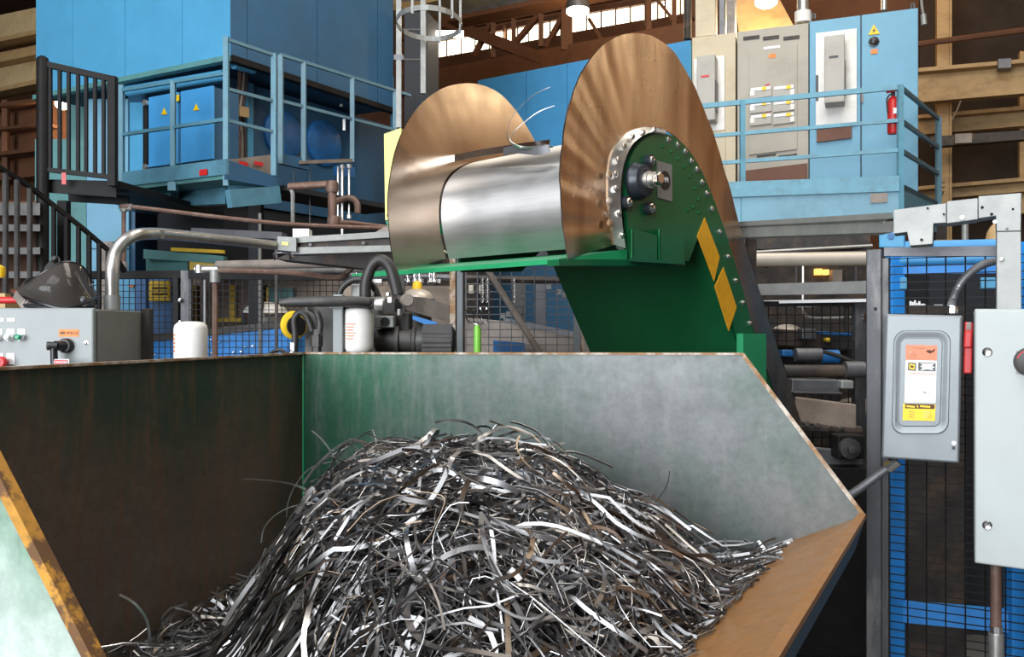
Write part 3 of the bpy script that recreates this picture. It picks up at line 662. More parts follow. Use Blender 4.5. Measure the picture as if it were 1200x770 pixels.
# guard rail round the platform
q = thing('guard_rail', 'blue grey guard rail with tall corner post round the left platform', 'railing', (p1.x, p1.y, zf))
zt_ = PF.pt(265, 43).z
MB().bar(V((p1.x, p1.y, zf - .15)), V((p1.x, p1.y, zt_)), .042).build('corner_post', 'rail_left', q)
MB().bar(PF.pt(203, 95), PF.pt(203, 214), .04).build('post', 'rail_left', q)
MB().bar(PF.pt(203, 214), PF.pt(203, 224), .07).build('post_foot', 'rail_left', q)
for (ya, yb_) in ((106, 86), (158, 140)): MB().bar(PF.pt(142, ya), PF.pt(265, yb_), .03, .03).build('rail', 'rail_left', q)
MB().bar(PF.pt(142, 100), PF.pt(142, 214), .05).build('post', 'rail_left', q)
for (y0, y1) in ((46, 65), (104, 119), (141, 155)): MB().bar(PS.pt(265, y0), PS.pt(322, y1), .028, .028).build('rail', 'rail_grey_blue', q)
MB().bar(PS.pt(321, 63), PS.pt(321, 206), .045).build('post', 'rail_left', q)
q = thing('guard_rail', 'blue grey walkway rail running back beside the dark blue machine', 'railing', (w0.x, w0.y, zw))
for (y0, y1) in ((64, 112), (118, 157)): MB().bar(WS.pt(328, y0), WS.pt(481, y1), .03, .03).build('rail', 'rail_grey_blue', q)
for (x, y0, y1) in ((329, 65, 192), (356, 74, 190), (413, 92, 190), (463, 108, 200)): MB().bar(WS.pt(x, y0), WS.pt(x, y1), .045).build('post', 'rail_grey_blue', q)
# cables and small box on the corner of the enclosure
q = thing('cable_bundle', 'bundle of brown cables with a small tan box at the corner of the blue enclosure', 'cables', LS.pt(283, 185, .12))
for i, x in enumerate((279, 283, 287)):
    MB().tube(arc([LS.pt(x + 3, 78, .1), LS.pt(x + 1, 105, .12), LS.pt(x - 3, 135, .12), LS.pt(x, 160, .12), LS.pt(x, 187, .12)], 5), .022, 8).build('cable', ('rust_pipe', 'taupe', 'rubber')[i], q, True)
LS.slab([(281, 136), (292, 138), (292, 126), (281, 124)], .08, .2).build('tan_box', 'tan_steel', q)
MB().tube([ES.pt(274, 74, -.1), ES.pt(297, 80, -.1)], .06, 10).build('pipe_elbow', 'sky_blue', q, True)
MB().prism([LS.pt(290, 185, .05), LS.pt(297, 186, .05), LS.pt(297, 98, .05), LS.pt(290, 96, .05)], -LS.n*.03).build('side_sheet', 'sky_blue', q)
tag(MB().tube([P(459.5, 90, 10.8), P(459.5, 152, 10.8)], .02, 8).build('drain_pipe', 'sky_blue', smooth=True), 'thin light blue pipe at the far corner of the dark enclosure side', 'pipe')

# caged ladder
q = thing('caged_ladder', 'galvanized ladder with hooped safety cage right of the blue enclosure', 'ladder', P(480, 380, 8.6) * 1.0)
def tp(x, y, Y=8.6): return P(x, y, Y)
MB().bar(tp(467.5, -60), tp(467.5, 150), .055, .05).build('stringer', 'galv', q)
MB().bar(tp(496, -60, 8.75), tp(496, 110, 8.75), .055, .05).build('stringer', 'galv', q)
for y in (-35, 0, 35, 70): MB().tube([tp(467, y), tp(496, y, 8.75)], .012, 6).build('rung', 'mill_steel', q)
hc = tp(503, 31, 8.25)
pts = []
for k in range(25):
    a = math.radians(-200 + k * 14.6)
    pts.append(hc + V((math.cos(a) * .31, math.sin(a) * .42, 0)))
for z_ in (0, .95):
    m_ = MB()
    for i in range(24): m_.prism([pts[i] + V((0, 0, z_)), pts[i+1] + V((0, 0, z_)), pts[i+1] + V((0, 0, z_ + .05)), pts[i] + V((0, 0, z_ + .05))], (pts[i] - hc) * .02)
    m_.build('cage_hoop', 'galv', q)
for k in (6, 11, 15, 19):
    p = pts[k] * 1.0; MB().bar(p + V((0, 0, -.02)), p + V((0, 0, 1.6)), .022, .022).build('cage_bar', 'galv', q)
for (y) in (68,): 
    MB().bar(tp(462, y), tp(473, y), .06, .05).build('bracket', 'mill_steel', q)
tag(MB().box((P(501, 38, 10.5).x, 10.5, P(501, 41, 10.5).z), (P(543, 38, 10.5).x, 10.6, P(501, 36, 10.5).z)).build('tube_light', 'lamp_glow'), 'white tube light seen through the ladder cage', 'lamp')
tag(MB().prism([P(474, 545, 10.2), P(501, 545, 10.2), P(501, 14, 10.2), P(474, 14, 10.2)], (0.1, .4, 0)).build('dark_partition', 'dark_void'), 'dark panel behind the ladder between its stringers', 'panel')

# ---------------------------------------------------- stair with black railing
q = thing('stair_railing', 'black landing railing with thick round topped newel post at left', 'railing', P(50, 385, 6.6) * V((1, 1, 0)) if False else V((P(50, 385, 6.6).x, 6.6, 0)))
np_ = P(50, 0, 6.6); 
zt_ = P(50, 72, 6.6).z
MB().lathe(V((np_.x, 6.6, 0)), (0, 0, 1), [(.045, 0), (.045, zt_), (.04, zt_ + .025), (.02, zt_ + .04)], 20).build('newel_post', 'black_steel', q, True)
SA = PL(50, 6.6, 82)
MB().bar(SA.pt(56, 76), SA.pt(133, 93), .04, .045).build('top_rail', 'black_steel', q)
MB().bar(SA.pt(56, 199), SA.pt(133, 208), .035, .035).build('bottom_rail', 'black_steel', q)
for x in (59, 70, 80.5, 91.5, 101, 111.5, 121.5): MB().bar(SA.pt(x, 76 + (x - 56) * .22), SA.pt(x, 200 + (x-56)*.117), .024).build('baluster', 'black_steel', q)
MB().bar(SA.pt(132, 90), SA.pt(132, 218), .06).build('end_post', 'black_steel', q)
zl = SA.pt(90, 217).z
la = SA.at(50); lb = SA.at(136)
q2 = thing('stair_landing', 'black steel stair landing below the black railing at left', 'landing', (la.x, la.y, 0))
MB().prism([V((p.x, p.y, zl)) for p in (la + V((0, .06, 0)), lb + V((0, .06, 0)), lb + V((.2, 1.6, 0)), la + V((.1, 1.6, 0)))], (0, 0, .05)).build('deck', 'black_steel', q2)
MB().prism([SA.pt(52, 212, -.05), SA.pt(136, 219, -.05), SA.pt(136, 231, -.05), SA.pt(52, 225, -.05)], -SA.n*.03).build('edge_channel', 'black_steel', q2)
MB().prism([SA.pt(80, 236, -.35), SA.pt(150, 240, -.35), SA.pt(150, 229, -.35), SA.pt(80, 225, -.35)], -SA.n*.03).build('under_channel', 'dark_void', q2)
MB().bar(SA.z(75, 0, -.9), SA.z(75, zl, -.9), .08).build('leg', 'black_steel', q2)
tag(MB().obox(SA.pt(72.5, 216, .03), SA.at(77.5) - SA.at(72.5), (0, 0, .09), SA.n*.004).build('red_tag', 'red'), 'small red tag hanging below the black landing railing', 'tag')
# curved handrail going down to the right
hp = [P(-30, 176, 5.4), P(0, 197, 5.6), P(28, 214, 5.8), P(58, 237, 6.0), P(90, 262, 6.15), P(116, 284, 6.3), P(134, 300, 6.4), P(146, 318, 6.5)]
rail = arc(hp, 6)
q = thing('stair_handrail', 'curved black stair handrail with square balusters sweeping down at left', 'railing', (P(60, 385, 6).x, 6, 0))
m_ = MB()
for i in range(len(rail) - 1): m_.bar(rail[i], rail[i] + (rail[i+1] - rail[i]) * 1.04, .03, .028)
m_.build('top_rail', 'black_steel', q)
def rail_at(px):
    for i in range(len(rail) - 1):
        x0 = CX + rail[i].x / rail[i].y * F; x1 = CX + rail[i+1].x / rail[i+1].y * F
        if x0 <= px <= x1: return rail[i].lerp(rail[i+1], (px - x0) / (x1 - x0))
    return rail[-1]
for x in (-22, -8, 6.5, 20, 35, 63, 78, 92, 104.5, 116, 126.5):
    p = rail_at(x); MB().bar(V((p.x, p.y, max(0.0, p.z - 1.3))), p, .026).build('baluster', 'charcoal' if x < 60 else 'black_steel', q)
q = thing('stair', 'grey steel stair treads seen between the balusters at far left', 'stair', (P(10, 385, 6.3).x, 6.3, 0))
for i, y in enumerate((238, 263, 290, 318, 346, 372)):
    a = P(-60, y, 6.3 - i*.02); b_ = P(48, y, 6.5)
    MB().prism([a, P(47, y, 6.3), P(47, y, 6.9), P(-60, y, 6.9)], (0, 0, -.05 if i else -.09)).build('tread', 'charcoal', q)
MB().prism([P(-70, 236, 6.95), P(-70, 420, 6.95), P(44, 420, 6.95), P(44, 236, 6.95)], (0, .04, 0)).build('back_plate', 'truss_brown', q)

# teal cabinet and light blue column beyond the stair
q = tag(MB().box((P(41, 0, 10).x, 10.0, 0), (P(101, 0, 10).x, 10.6, P(70, 163, 10).z)).build('teal_cabinet', 'teal'), 'dull teal cabinet standing behind the curved handrail', 'cabinet')
q = tag(MB().box((P(64, 0, 10.3).x, 10.62, 0), (P(100, 0, 10.3).x, 10.9, P(70, 98, 10.3).z)).build('teal_partition', 'teal'), 'tall dark teal panel behind the landing railing balusters', 'panel')
q = thing('support_column', 'broad light blue support column under the left platform', 'column', (P(124, 0, 9.6).x, 9.6, 0))
MB().box((P(101, 0, 9.6).x, 9.6, 0), (P(151, 0, 9.6).x, 10.3, zb - .06)).build('body', 'pale_blue', q, bevel=.01)
MB().box((P(151, 0, 9.6).x + .002, 9.65, 0), (P(156, 0, 9.6).x, 10.25, 4.0)).build('side_sheet', 'navy', q)  # column's right face, its shade put into a navy sheet
MB().box((P(101, 0, 9.6).x, 9.58, P(120, 292, 9.6).z), (P(151, 0, 9.6).x, 9.598, P(120, 291, 9.6).z)).build('seam', 'navy', q)
q = tag(MB().box((P(113, 0, 9.3).x, 9.3, P(113, 400, 9.3).z), (P(132, 0, 9.3).x, 9.59, P(120, 283, 9.3).z)).build('grey_box', 'taupe'), 'dull grey box on the front of the light blue column', 'box')

# ================================================================== MIDDLE GROUND
# near black press wall below the enclosure
q = tag(MB().prism([P(180, 560, 11.2), P(182, 215, 11.2), P(560, 215, 12.5), P(560, 560, 12.5)], (.2, .6, 0)).build('press_machine', 'dark_machine'), 'near black press frame under the raised enclosure', 'machine')
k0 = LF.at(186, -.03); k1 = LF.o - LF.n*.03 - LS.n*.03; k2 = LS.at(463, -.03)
q = tag(MB().prism([V((p.x, p.y, 2.25)) for p in (k0, k1, k2, k2 + (k0 - k1))], (0, 0, .69)).build('press_machine', 'dark_void'), 'near black slab standing in for the darkness below the left platform', 'machine')  # under-deck darkness put into a near black slab
q = thing('process_pipe', 'thin dark pipe run with pale elbow crossing below the left platform', 'pipe', P(145, 315, 6.9))
MB().tube(arc([P(145, 316, 6.9), P(145, 250, 6.9)], 2) + arc([P(146, 243, 6.9), P(160, 243, 6.9), P(330, 262, 7.2), P(480, 268, 7.6)], 6), .018, 8).build('pipe', 'rust_pipe', q, True)
for (x, y) in ((145, 244), (145, 311), (151, 243)): MB().tube([P(x, y - 4, 6.9), P(x, y + 4, 6.9)] if x == 145 else [P(x - 4, y, 6.9), P(x + 4, y, 6.9)], .03, 8).build('fitting', 'galv_pipe', q, True)
q = thing('process_pipe', 'rusty stepped pipe hanging beneath the walkway', 'pipe', P(341, 265, 7.6))
MB().tube([P(338, 219, 7.6), P(386, 216, 7.6), P(389, 219, 7.6), P(389, 258, 7.6), P(393, 262, 7.6), P(412, 261, 7.7), P(470, 268, 7.9)], [.035, .035, .04, .035, .035, .02, .016], 10).build('pipe', 'rust_pipe', q, True)
MB().tube(arc([P(338, 220, 7.6), P(342, 224, 7.6), P(343, 232, 7.6), P(343, 262, 7.6)], 4), .018, 8).build('pale_drop_pipe', 'galv_pipe', q, True)
for (x, y) in ((389, 219), (391, 260)): MB().lathe(P(x, y, 7.6) - V((0, 0, .05)), (0, 0, 1), [(.05, 0), (.058, .03), (.058, .07), (.05, .1)], 12).build('elbow', 'rust_pipe', q, True)
MB().tube(arc([P(393, 236, 7.9), P(410, 232, 7.9), P(418, 238, 7.9), P(419, 250, 7.9)], 4), .03, 8).build('branch_pipe', 'rust_pipe', q, True)

# horizontal guarding / machine strips behind the grey conduit
def strip_post(o, px, Y, z): return prop(o, px, Y, z)
def strip(name, lab, catg, pts, Y0, Y1, th, m_, group=None):
    n = len(pts); xs = [p[0] for p in pts]; x0, x1 = min(xs), max(xs)
    poly = [P(x, y, Y0 + (Y1 - Y0) * (x - x0) / max(1, x1 - x0)) for x, y in pts]
    return tag(MB().prism(poly, (0.0, th, 0)).build(name, m_), lab, catg, group)
_t = strip('teal_cover', 'dull teal cover plate below the left platform beside the light blue column', 'cover', [(171, 318), (220, 318), (220, 300), (171, 300)], 8.75, 8.6, .3, 'teal'); prop(_t, 206, 8.8, P(206, 317, 8.8).z, .05)
strip('green_channel', 'long olive green channel above the mesh fence at left', 'channel', [(168, 303), (262, 309), (262, 300), (168, 292)], 8.6, 8.5, .12, 'teal')
_t = strip('yellow_plate', 'yellow plate under the olive channel above the left mesh fence', 'plate', [(222, 322), (262, 322), (262, 301), (222, 301)], 8.55, 8.55, .05, 'yellow'); prop(_t, 237, 8.6, P(237, 320, 8.6).z, .03)
strip('yellow_rail', 'thin yellow strip on top of the olive channel at left', 'rail', [(200, 294), (262, 297), (262, 293), (200, 290)], 8.5, 8.4, .05, 'yellow')
strip('yellow_rail', 'short yellow strip above the mesh fence right of the yellow plate', 'rail', [(276, 311), (330, 313), (330, 307), (276, 305)], 8.6, 8.6, .05, 'yellow')
_ct = strip('cable_tray', 'long pale cable tray above the grey conduit left of centre', 'tray', [(224, 276), (330, 280), (330, 272), (224, 267)], 6.6, 6.2, .15, 'mill_steel')
prop(_ct, 324, 6.25, P(324, 279, 6.25).z, .02)
q = thing('blue_machine', 'light blue machine with yellow sign seen through the left mesh', 'machine', (P(160, 385, 9.2).x, 9.2, 0))
MB().box((P(128, 0, 9.2).x, 9.2, 0), (P(160, 0, 9.2).x, 9.8, P(140, 322, 9.2).z)).build('body', 'sky_blue', q)
MB().box((P(160.5, 0, 9.2).x, 9.15, 0), (P(173, 0, 9.2).x, 9.75, P(140, 322, 9.2).z)).build('side_post', 'deep_blue', q)
MB().box((P(173.5, 0, 9.2).x, 9.2, 0), (P(204, 0, 9.2).x, 9.5, P(140, 322, 9.2).z)).build('body_panel', 'deep_blue', q)
MB().box((P(174, 0, 9.1).x, 9.1, P(0, 353, 9.1).z), (P(198.5, 0, 9.1).x, 9.14, P(0, 329, 9.1).z)).build('yellow_sign', 'yellow', q, bevel=.015)
MB().box((P(148, 0, 9.1).x, 9.15, P(0, 336, 9.1).z), (P(154, 0, 9.1).x, 9.19, P(0, 333.5, 9.1).z)).build('orange_mark', 'orange', q)
for k in range(2):
    m_ = MB()
    for j in range(6): m_.box((P(177 + j*3.2, 0, 9.07).x, 9.085, P(0, 338.5 + k*7, 9.07).z), (P(179.2 + j*3.2, 0, 9.07).x, 9.095, P(0, 336.5 + k*7, 9.07).z))
    m_.build('sign_line', 'black_steel', q)
q = thing('shop_machine', 'brown machine housing with yellow posts behind the left mesh', 'machine', (P(270, 385, 10).x, 10, 0))
MB().box((P(224, 0, 10).x, 10, 0), (P(470, 0, 10).x, 10.8, P(0, 327, 10).z)).build('housing', 'brown_machine', q)
for (x0, x1, y0, y1) in ((223.5, 228.5, 334, 376), (268, 275, 334, 378), (312, 315, 337, 355)):
    MB().box((P(x0, 0, 9.9).x, 9.9, P(0, y1, 9.9).z), (P(x1, 0, 9.9).x, 9.98, P(0, y0, 9.9).z)).build('yellow_post', 'yellow', q)
MB().box((P(256, 0, 9.9).x, 9.88, P(0, 378, 9.9).z), (P(286, 0, 9.9).x, 9.96, P(0, 373, 9.9).z)).build('yellow_bar', 'yellow', q)
MB().box((P(315, 0, 9.9).x, 9.9, P(0, 355, 9.9).z), (P(343, 0, 9.9).x, 9.98, P(0, 338, 9.9).z)).build('blue_panel', 'teal', q)
MB().box((P(305, 0, 9.9).x, 9.86, P(0, 362, 9.9).z), (P(309, 0, 9.9).x, 9.98, P(0, 334, 9.9).z)).build('dark_post', 'black_steel', q)
MB().lathe(P(295.5, 352, 9.85), (0, 0, 1), [(.025, 0), (.035, .06), (.035, .16), (.02, .2)], 12).build('red_tank', 'salmon', q, True)

# press bed, bright blue with steel balls (bolts)
BB = PL(172, 8.3, 96)
q = thing('press_bed', 'bright blue machine bed with shiny bolts low behind the left mesh', 'machine', BB.z(260, 0))
MB().prism([BB.pt(172, 560), BB.pt(346, 560), BB.pt(346, 383), BB.pt(172, 401)], -BB.n*.8).build('bed', 'press_blue', q)
MB().prism([BB.pt(172, 400.5, .02), BB.pt(346, 382.5, .02), BB.pt(346, 375, .02), BB.pt(172, 392, .02)], -BB.n*.85).build('grey_cap', 'charcoal', q)
for (x, y) in ((174, 416), (182, 415.5), (187, 419.5), (195, 419), (248, 398), (258, 400.5), (266, 400), (288, 407), (297, 405.5), (274.5, 412.5), (283.5, 412), (249, 414)):
    MB().lathe(BB.pt(x, y, 0), BB.n, [(.016, 0), (.014, .02), (.006, .03)], 10).build('bolt', 'chrome', q, True)
# domed tank lids
def dome(px, py, wpx, hpx, Y, lab, base_h, m_='chrome', ring='mill_steel', cap=None):
    c = P(px, py, Y); r = wpx / 2000 * Y; h = hpx / 1000 * Y
    q = thing('domed_tank', lab, 'tank', (c.x, c.y, 0))
    MB().lathe(V((c.x, c.y, 0)), (0, 0, 1), [(r*.8, 0), (r*.8, c.z - .06)], 24).build('body', 'dark_machine', q, True)
    MB().lathe(c - V((0, 0, .06)), (0, 0, 1), [(r*.98, 0), (r, .01), (r, base_h), (r*.96, base_h + .01)], 28).build('ring', ring, q, True)
    MB().lathe(c + V((0, 0, base_h - .055)), (0, 0, 1), [(r*.97, 0)] + [(r*.95*math.cos(k*PI/16), h*math.sin(k*PI/16)) for k in range(8)], 28).build('domed_lid', m_, q, True)
    if cap: MB().lathe(c + V((0, 0, base_h - .06 + h)), (0, 0, 1), [(.035, 0), (.035, .04), (.02, .06)], 12).build('cap', cap, q, True)
dome(311, 375, 54, 14, 8.75, 'domed tank lid with its shine painted white above the blue press bed behind the left mesh', .12, 'white', 'chrome')  # white colour stands in for the lid's specular shine
dome(489, 352, 42, 13, 6.2, 'cream domed tank with yellow cap behind the hydraulic hoses', .06, 'stone_dome', 'mill_steel', 'yellow')
dome(922, 400, 40, 13, 6.2, 'tan domed tank just right of the conveyor incline', .10, 'stone_dome', 'galv_pipe')
dome(1004, 474, 56, 15, 5.2, 'large cream domed tank low behind the dark fence post', .02, 'stone_dome', 'galv')
dome(523, 345, 22, 7, 7.0, 'small pale domed cap beside the brown fence post', .05, 'galv_pipe', 'mill_steel')

# mesh fence, left part
def mesh_mb(pl, x0, x1, z0, z1, dx, dz, r=.0022, off=0):
    m_ = MB(); a = pl.at(x0, off); b_ = pl.at(x1, off); L_ = (b_ - a).length; d = (b_ - a).normalized()
    n = int(L_ / dx)
    for i in range(n + 1):
        p = a + d * (i * dx); m_.bar(V((p.x, p.y, z0)), V((p.x, p.y, z1)), r*2)
    k = int((z1 - z0) / dz)
    for j in range(k + 1):
        z_ = z0 + j * dz; m_.bar(V((a.x, a.y, z_)), V((b_.x, b_.y, z_)), r*2)
    return m_
FA = PL(110, 6.9, 95)
zt_ = FA.pt(150, 322).z
q = thing('mesh_fence', 'black wire mesh fence bay left of the grey steel post', 'fence', FA.z(160, 0))
mesh_mb(FA, 96, 212, .2, zt_, .05, .05, .0028).build('mesh_panel', 'black_steel', q)
MB().bar(FA.z(94, zt_), FA.z(214, zt_), .05, .06).build('top_rail', 'black_steel', q)
MB().bar(FA.z(96, .18), FA.z(212, .18), .05, .05).build('bottom_rail', 'black_steel', q)
MB().bar(FA.z(97, 0), FA.z(97, zt_), .05).build('post', 'black_steel', q)
MB().bar(FA.z(207, 0), FA.z(207, zt_), .05, .04).build('post', 'black_steel', q)
MB().bar(FA.z(219, 0), FA.z(219, zt_ + .03), .05, .08).build('corner_post', 'post_steel', q)
for y in (352, 378): MB().lathe(FA.pt(211, y, .05), FA.n, [(.018, 0), (.018, .02), (.01, .025)], 10).build('bolt', 'chrome', q, True)
FB2 = PL(222, 6.7, 78)
zt_ = FB2.pt(240, 322).z
q = thing('mesh_fence', 'long black wire mesh fence bay between the grey post and the hydraulic unit', 'fence', FB2.z(330, 0))
mesh_mb(FB2, 222, 470, .2, zt_, .05, .05, .0028).build('mesh_panel', 'black_steel', q)
MB().bar(FB2.z(221, zt_), FB2.z(476, zt_), .05, .07).build('top_rail', 'black_steel', q)
MB().bar(FB2.z(222, .18), FB2.z(470, .18), .05, .05).build('bottom_rail', 'black_steel', q)
MB().bar(FB2.z(476, 0), FB2.z(476, zt_), .06).build('post', 'black_steel', q)
# pipes along the fence
q = thing('air_pipe', 'rusty air pipe with pale elbow fittings in front of the left mesh', 'pipe', P(252, 418, 5.2))
MB().tube([P(252, 420, 5.2), P(252, 330, 5.2)], .018, 8).build('riser', 'rust_pipe', q, True)
MB().tube([P(240, 420, 5.3), P(240, 328, 5.3)], .009, 6).build('thin_riser', 'mill_steel', q, True)
MB().tube(arc([P(256, 317, 5.2), P(330, 319, 5.0), P(392, 325, 4.8), P(406, 320, 4.8), P(415, 311, 4.8)], 6), .016, 8).build('pipe', 'rust_pipe', q, True)
MB().tube([P(252, 331, 5.2), P(252, 316, 5.2)], .032, 10).build('elbow', 'galv', q, True)
MB().tube([P(229, 315.5, 5.2), P(256, 315.5, 5.2)], .022, 10).build('union', 'galv_pipe', q, True)
MB().tube([P(234, 311, 5.2), P(234, 320, 5.2)], .03, 10).build('nut', 'galv_pipe', q, True)
tag(MB().tube([P(255, 311, 5.6), P(480, 306, 5.0)], .030, 10).build('steel_tube', 'taupe', smooth=True), 'upper brown grey tube running above the long mesh bay', 'pipe', 'tubes above the mesh fence')
_t = tag(MB().tube([P(262, 317, 6.0), P(470, 316, 5.4)], .020, 10).build('steel_tube', 'galv_pipe', smooth=True), 'lower paler tube running above the long mesh bay', 'pipe', 'tubes above the mesh fence'); prop(_t, 463, 5.42, P(463, 316, 5.42).z, .03)
tag(MB().tube([P(304.5, 250, 7.4), V((P(304.5, 0, 7.4).x, 7.4, 0))], .014, 8).build('thin_pipe', 'galv_pipe', smooth=True), 'thin pale vertical pipe crossing behind the grey conduit', 'pipe')

# galvanized wireway left of the conveyor, and the dark beam below
q = thing('wireway', 'pale galvanized double channel running left from the conveyor', 'wireway', P(400, 300, 4.3))
WY = PL(330, 4.3, 86)
WY.slab([(341, 285), (474, 277), (474, 270), (341, 278)], .12).build('upper_channel', 'galv', q)
WY.slab([(341, 298), (475, 294), (475, 287), (341, 290)], .12).build('lower_channel', 'galv', q)
WY.slab([(341, 290.5), (475, 287.5), (475, 276), (341, 284)], .10, -.02).build('gap', 'dark_machine', q)
WY.slab([(325, 293), (347, 295), (347, 278), (325, 277)], .15, .03).build('end_cap', 'galv', q)
WY.slab([(343, 278), (362, 277), (362, 268), (343, 268)], .10, .0).build('junction_box', 'white', q)
WY.slab([(330, 287), (338, 288), (338, 284), (330, 283)], .01, .035).build('yellow_mark', 'pale_yellow', q)
for x, y in ((364, 287), (426, 285)): MB().lathe(WY.pt(x, y, .0), WY.n, [(.008, 0), (.008, .015)], 8).build('bolt', 'mill_steel', q, True)
MB().bar(WY.z(471, 0, -.1), WY.z(471, WY.pt(471, 293).z, -.1), .03).build('support_post', 'dark_machine', q)
tag(MB().prism([P(322, 303, 4.6), P(478, 320, 4.6), P(478, 296, 4.6), P(340, 297, 4.6)], (0, .25, 0)).build('dark_beam', 'dark_machine'), 'dark brown tapering beam under the pale double channel', 'beam')
q = tag(MB().tube(arc([P(322, 304, 4.62), P(322, 297, 4.5), P(338, 297, 4.5), P(340, 303, 4.6)], 4), .006, 6).build('wire_bracket', 'mill_steel'), 'small wire bracket under the end cap of the pale channel', 'bracket')
q = tag(WY.slab([(440, 272), (470, 272), (458, 266), (450, 266)], .2, -.3).build('grey_cover', 'taupe'), 'small grey brown cover behind the pale channel near the conveyor', 'cover')

# ---------------------------------------------------- control box with the mask on it
q = thing('control_box', 'grey electrical control box with push buttons at the left edge', 'control box', (-1.6, 2.98, 0))
X1 = P(115, 0, 2.8).x; ZT = P(60, 362.5, 2.8).z
MB().box((-2.25, 2.8, 1.2), (X1, 3.16, ZT)).build('body', 'box_grey_dark', q, bevel=.004)
MB().box((-2.26, 2.775, 1.195), (X1 - .003, 2.797, ZT + .004)).build('door', 'box_grey', q, bevel=.006)
MB().box((X1 + .001, 3.125, 1.2), (X1 + .03, 3.165, ZT + .01)).build('rear_flange', 'dark_machine', q, bevel=.003)
MB().box((-2.1, 2.88, 0), (-2.0, 3.08, 1.2)).build('leg', 'dark_machine', q); MB().box((-1.5, 2.88, 0), (-1.4, 3.08, 1.2)).build('leg', 'dark_machine', q)
DY = 2.775
def dp(x, y): p = P(x, y, DY); return p
def fbox(nm, m_, x0, y0, x1, y1, th, par, off=0.0):
    a = dp(x0, y1); b_ = dp(x1, y0); return MB().box((a.x, DY - off - th, a.z), (b_.x, DY - off, b_.z)).build(nm, m_, par)
o_ = fbox('orange_label', 'orange', 69, 386, 92.5, 394.5, .001, q)
text('label_text', '480 VOLTS', .0125, 'black_plastic', dp(80.7, 390.3) - V((0, .002, 0)), (1, 0, 0), (0, -1, 0), o_)
for x0 in (-4, 8.5): fbox('name_strip', 'label_white', x0, 373, x0 + 9.5, 377, .002, q)
def button(x, y, mm, lab=None):
    pl_ = fbox('button_plate', 'label_white', x - 4.2, y - 9.5, x + 4.4, y + 4.5, .002, q)
    p = dp(x, y); MB().lathe(p - V((0, .002, 0)), (0, -1, 0), [(.0125, 0), (.0125, .008), (.010, .012), (.010, .016)], 20).build('bezel', 'chrome', pl_, True)
    MB().lathe(p - V((0, .016, 0)), (0, -1, 0), [(.0095, 0), (.0095, .010), (.006, .013)], 20).build('push_button', mm, pl_, True)
button(-1, 395, 'charcoal'); button(12.5, 395, 'label_white'); button(25.5, 395, 'green_button'); 
pl_ = fbox('button_plate', 'label_white', 8, 414, 17.5, 427, .002, q)
MB().lathe(dp(7.5, 424), (0, -1, 0), [(.010, 0), (.010, .02), (.018, .022), (.019, .032), (.014, .038)], 22).build('mushroom_button', 'red', pl_, True)
pl_ = fbox('button_plate', 'label_white', -4, 414, 4, 427, .002, q)
p = dp(78, 405)
sw = MB().lathe(p, (0, -1, 0), [(.024, 0), (.024, .012), (.020, .02)], 24).build('switch_base', 'black_plastic', q, True)
sh = MB().tube([p - V((0, .015, 0)), p - V((.012, .045, 0))], .016, 14); sh.tube([p - V((.028, .052, 0.0)), p - V((.004, .045, 0))], .013, 14)
sh.build('switch_knob', 'black_plastic', sw, True)
MB().tube([p - V((.016, .048, .0)), p - V((.014, .048, .06))], .011, 10).build('switch_handle', 'black_plastic', sw, True)
MB().lathe(p - V((.028, .052, 0)), (-1, -.3, 0), [(.014, 0), (.014, .006), (.009, .007), (.008, .002)], 16).build('knob_ring', 'charcoal', sw, True)
bolt(dp(101, 402), (0, -1, 0), .006, q)
for i in range(2):
    tg = MB().box((dp(68 + i*9, 0).x, DY - .064 - i*.004, dp(0, 433).z), (dp(85 + i*8.5, 0).x, DY - .062 - i*.004, dp(0, 426 - i*6).z)).build('danger_tag', 'label_white', sw)
    a = dp(77 + i*8.6, 430 - i*6.5); MB().box((a.x - .024 , DY - .066 - i*.004, a.z - .008), (a.x + .018, DY - .0645 - i*.004, a.z + .008)).build('red_band', 'red', tg)
    text('tag_text', 'DANGER', .011, 'label_white', V((a.x - .003, DY - .0675 - i*.004, a.z)), (1, 0, 0), (0, -1, 0), tg, .0003)

# grey conduit leaving the box
q = thing('conduit', 'thick grey conduit rising from the control box and bending right', 'conduit', P(131, 362, 2.98))
cpts = [P(131.5, 363, 2.98), P(131.5, 340, 2.98), P(131.5, 318, 2.98), P(134, 300, 3.0), P(142, 286, 3.02), P(155, 277, 3.06), P(172, 274, 3.15), P(200, 275, 3.4), P(250, 280, 3.8), P(328, 288, 4.32)]
MB().tube(arc(cpts, 7), .0225, 14).build('pipe', 'galv_pipe', q, True)
MB().tube([P(131.5, 363, 2.98), P(131.5, 346, 2.98)], .027, 14).build('coupling', 'galv', q, True)
MB().tube([P(184, 270, 3.25), P(184, 280, 3.25)], .027, 6).build('clamp', 'galv', q, True)

# face shield lying on the control box
q = thing('face_shield', 'dark smoky face shield with headband lying on the grey control box', 'face shield', P(66, 362, 2.95))
def fs(x, y, Y): return P(x, y, Y)
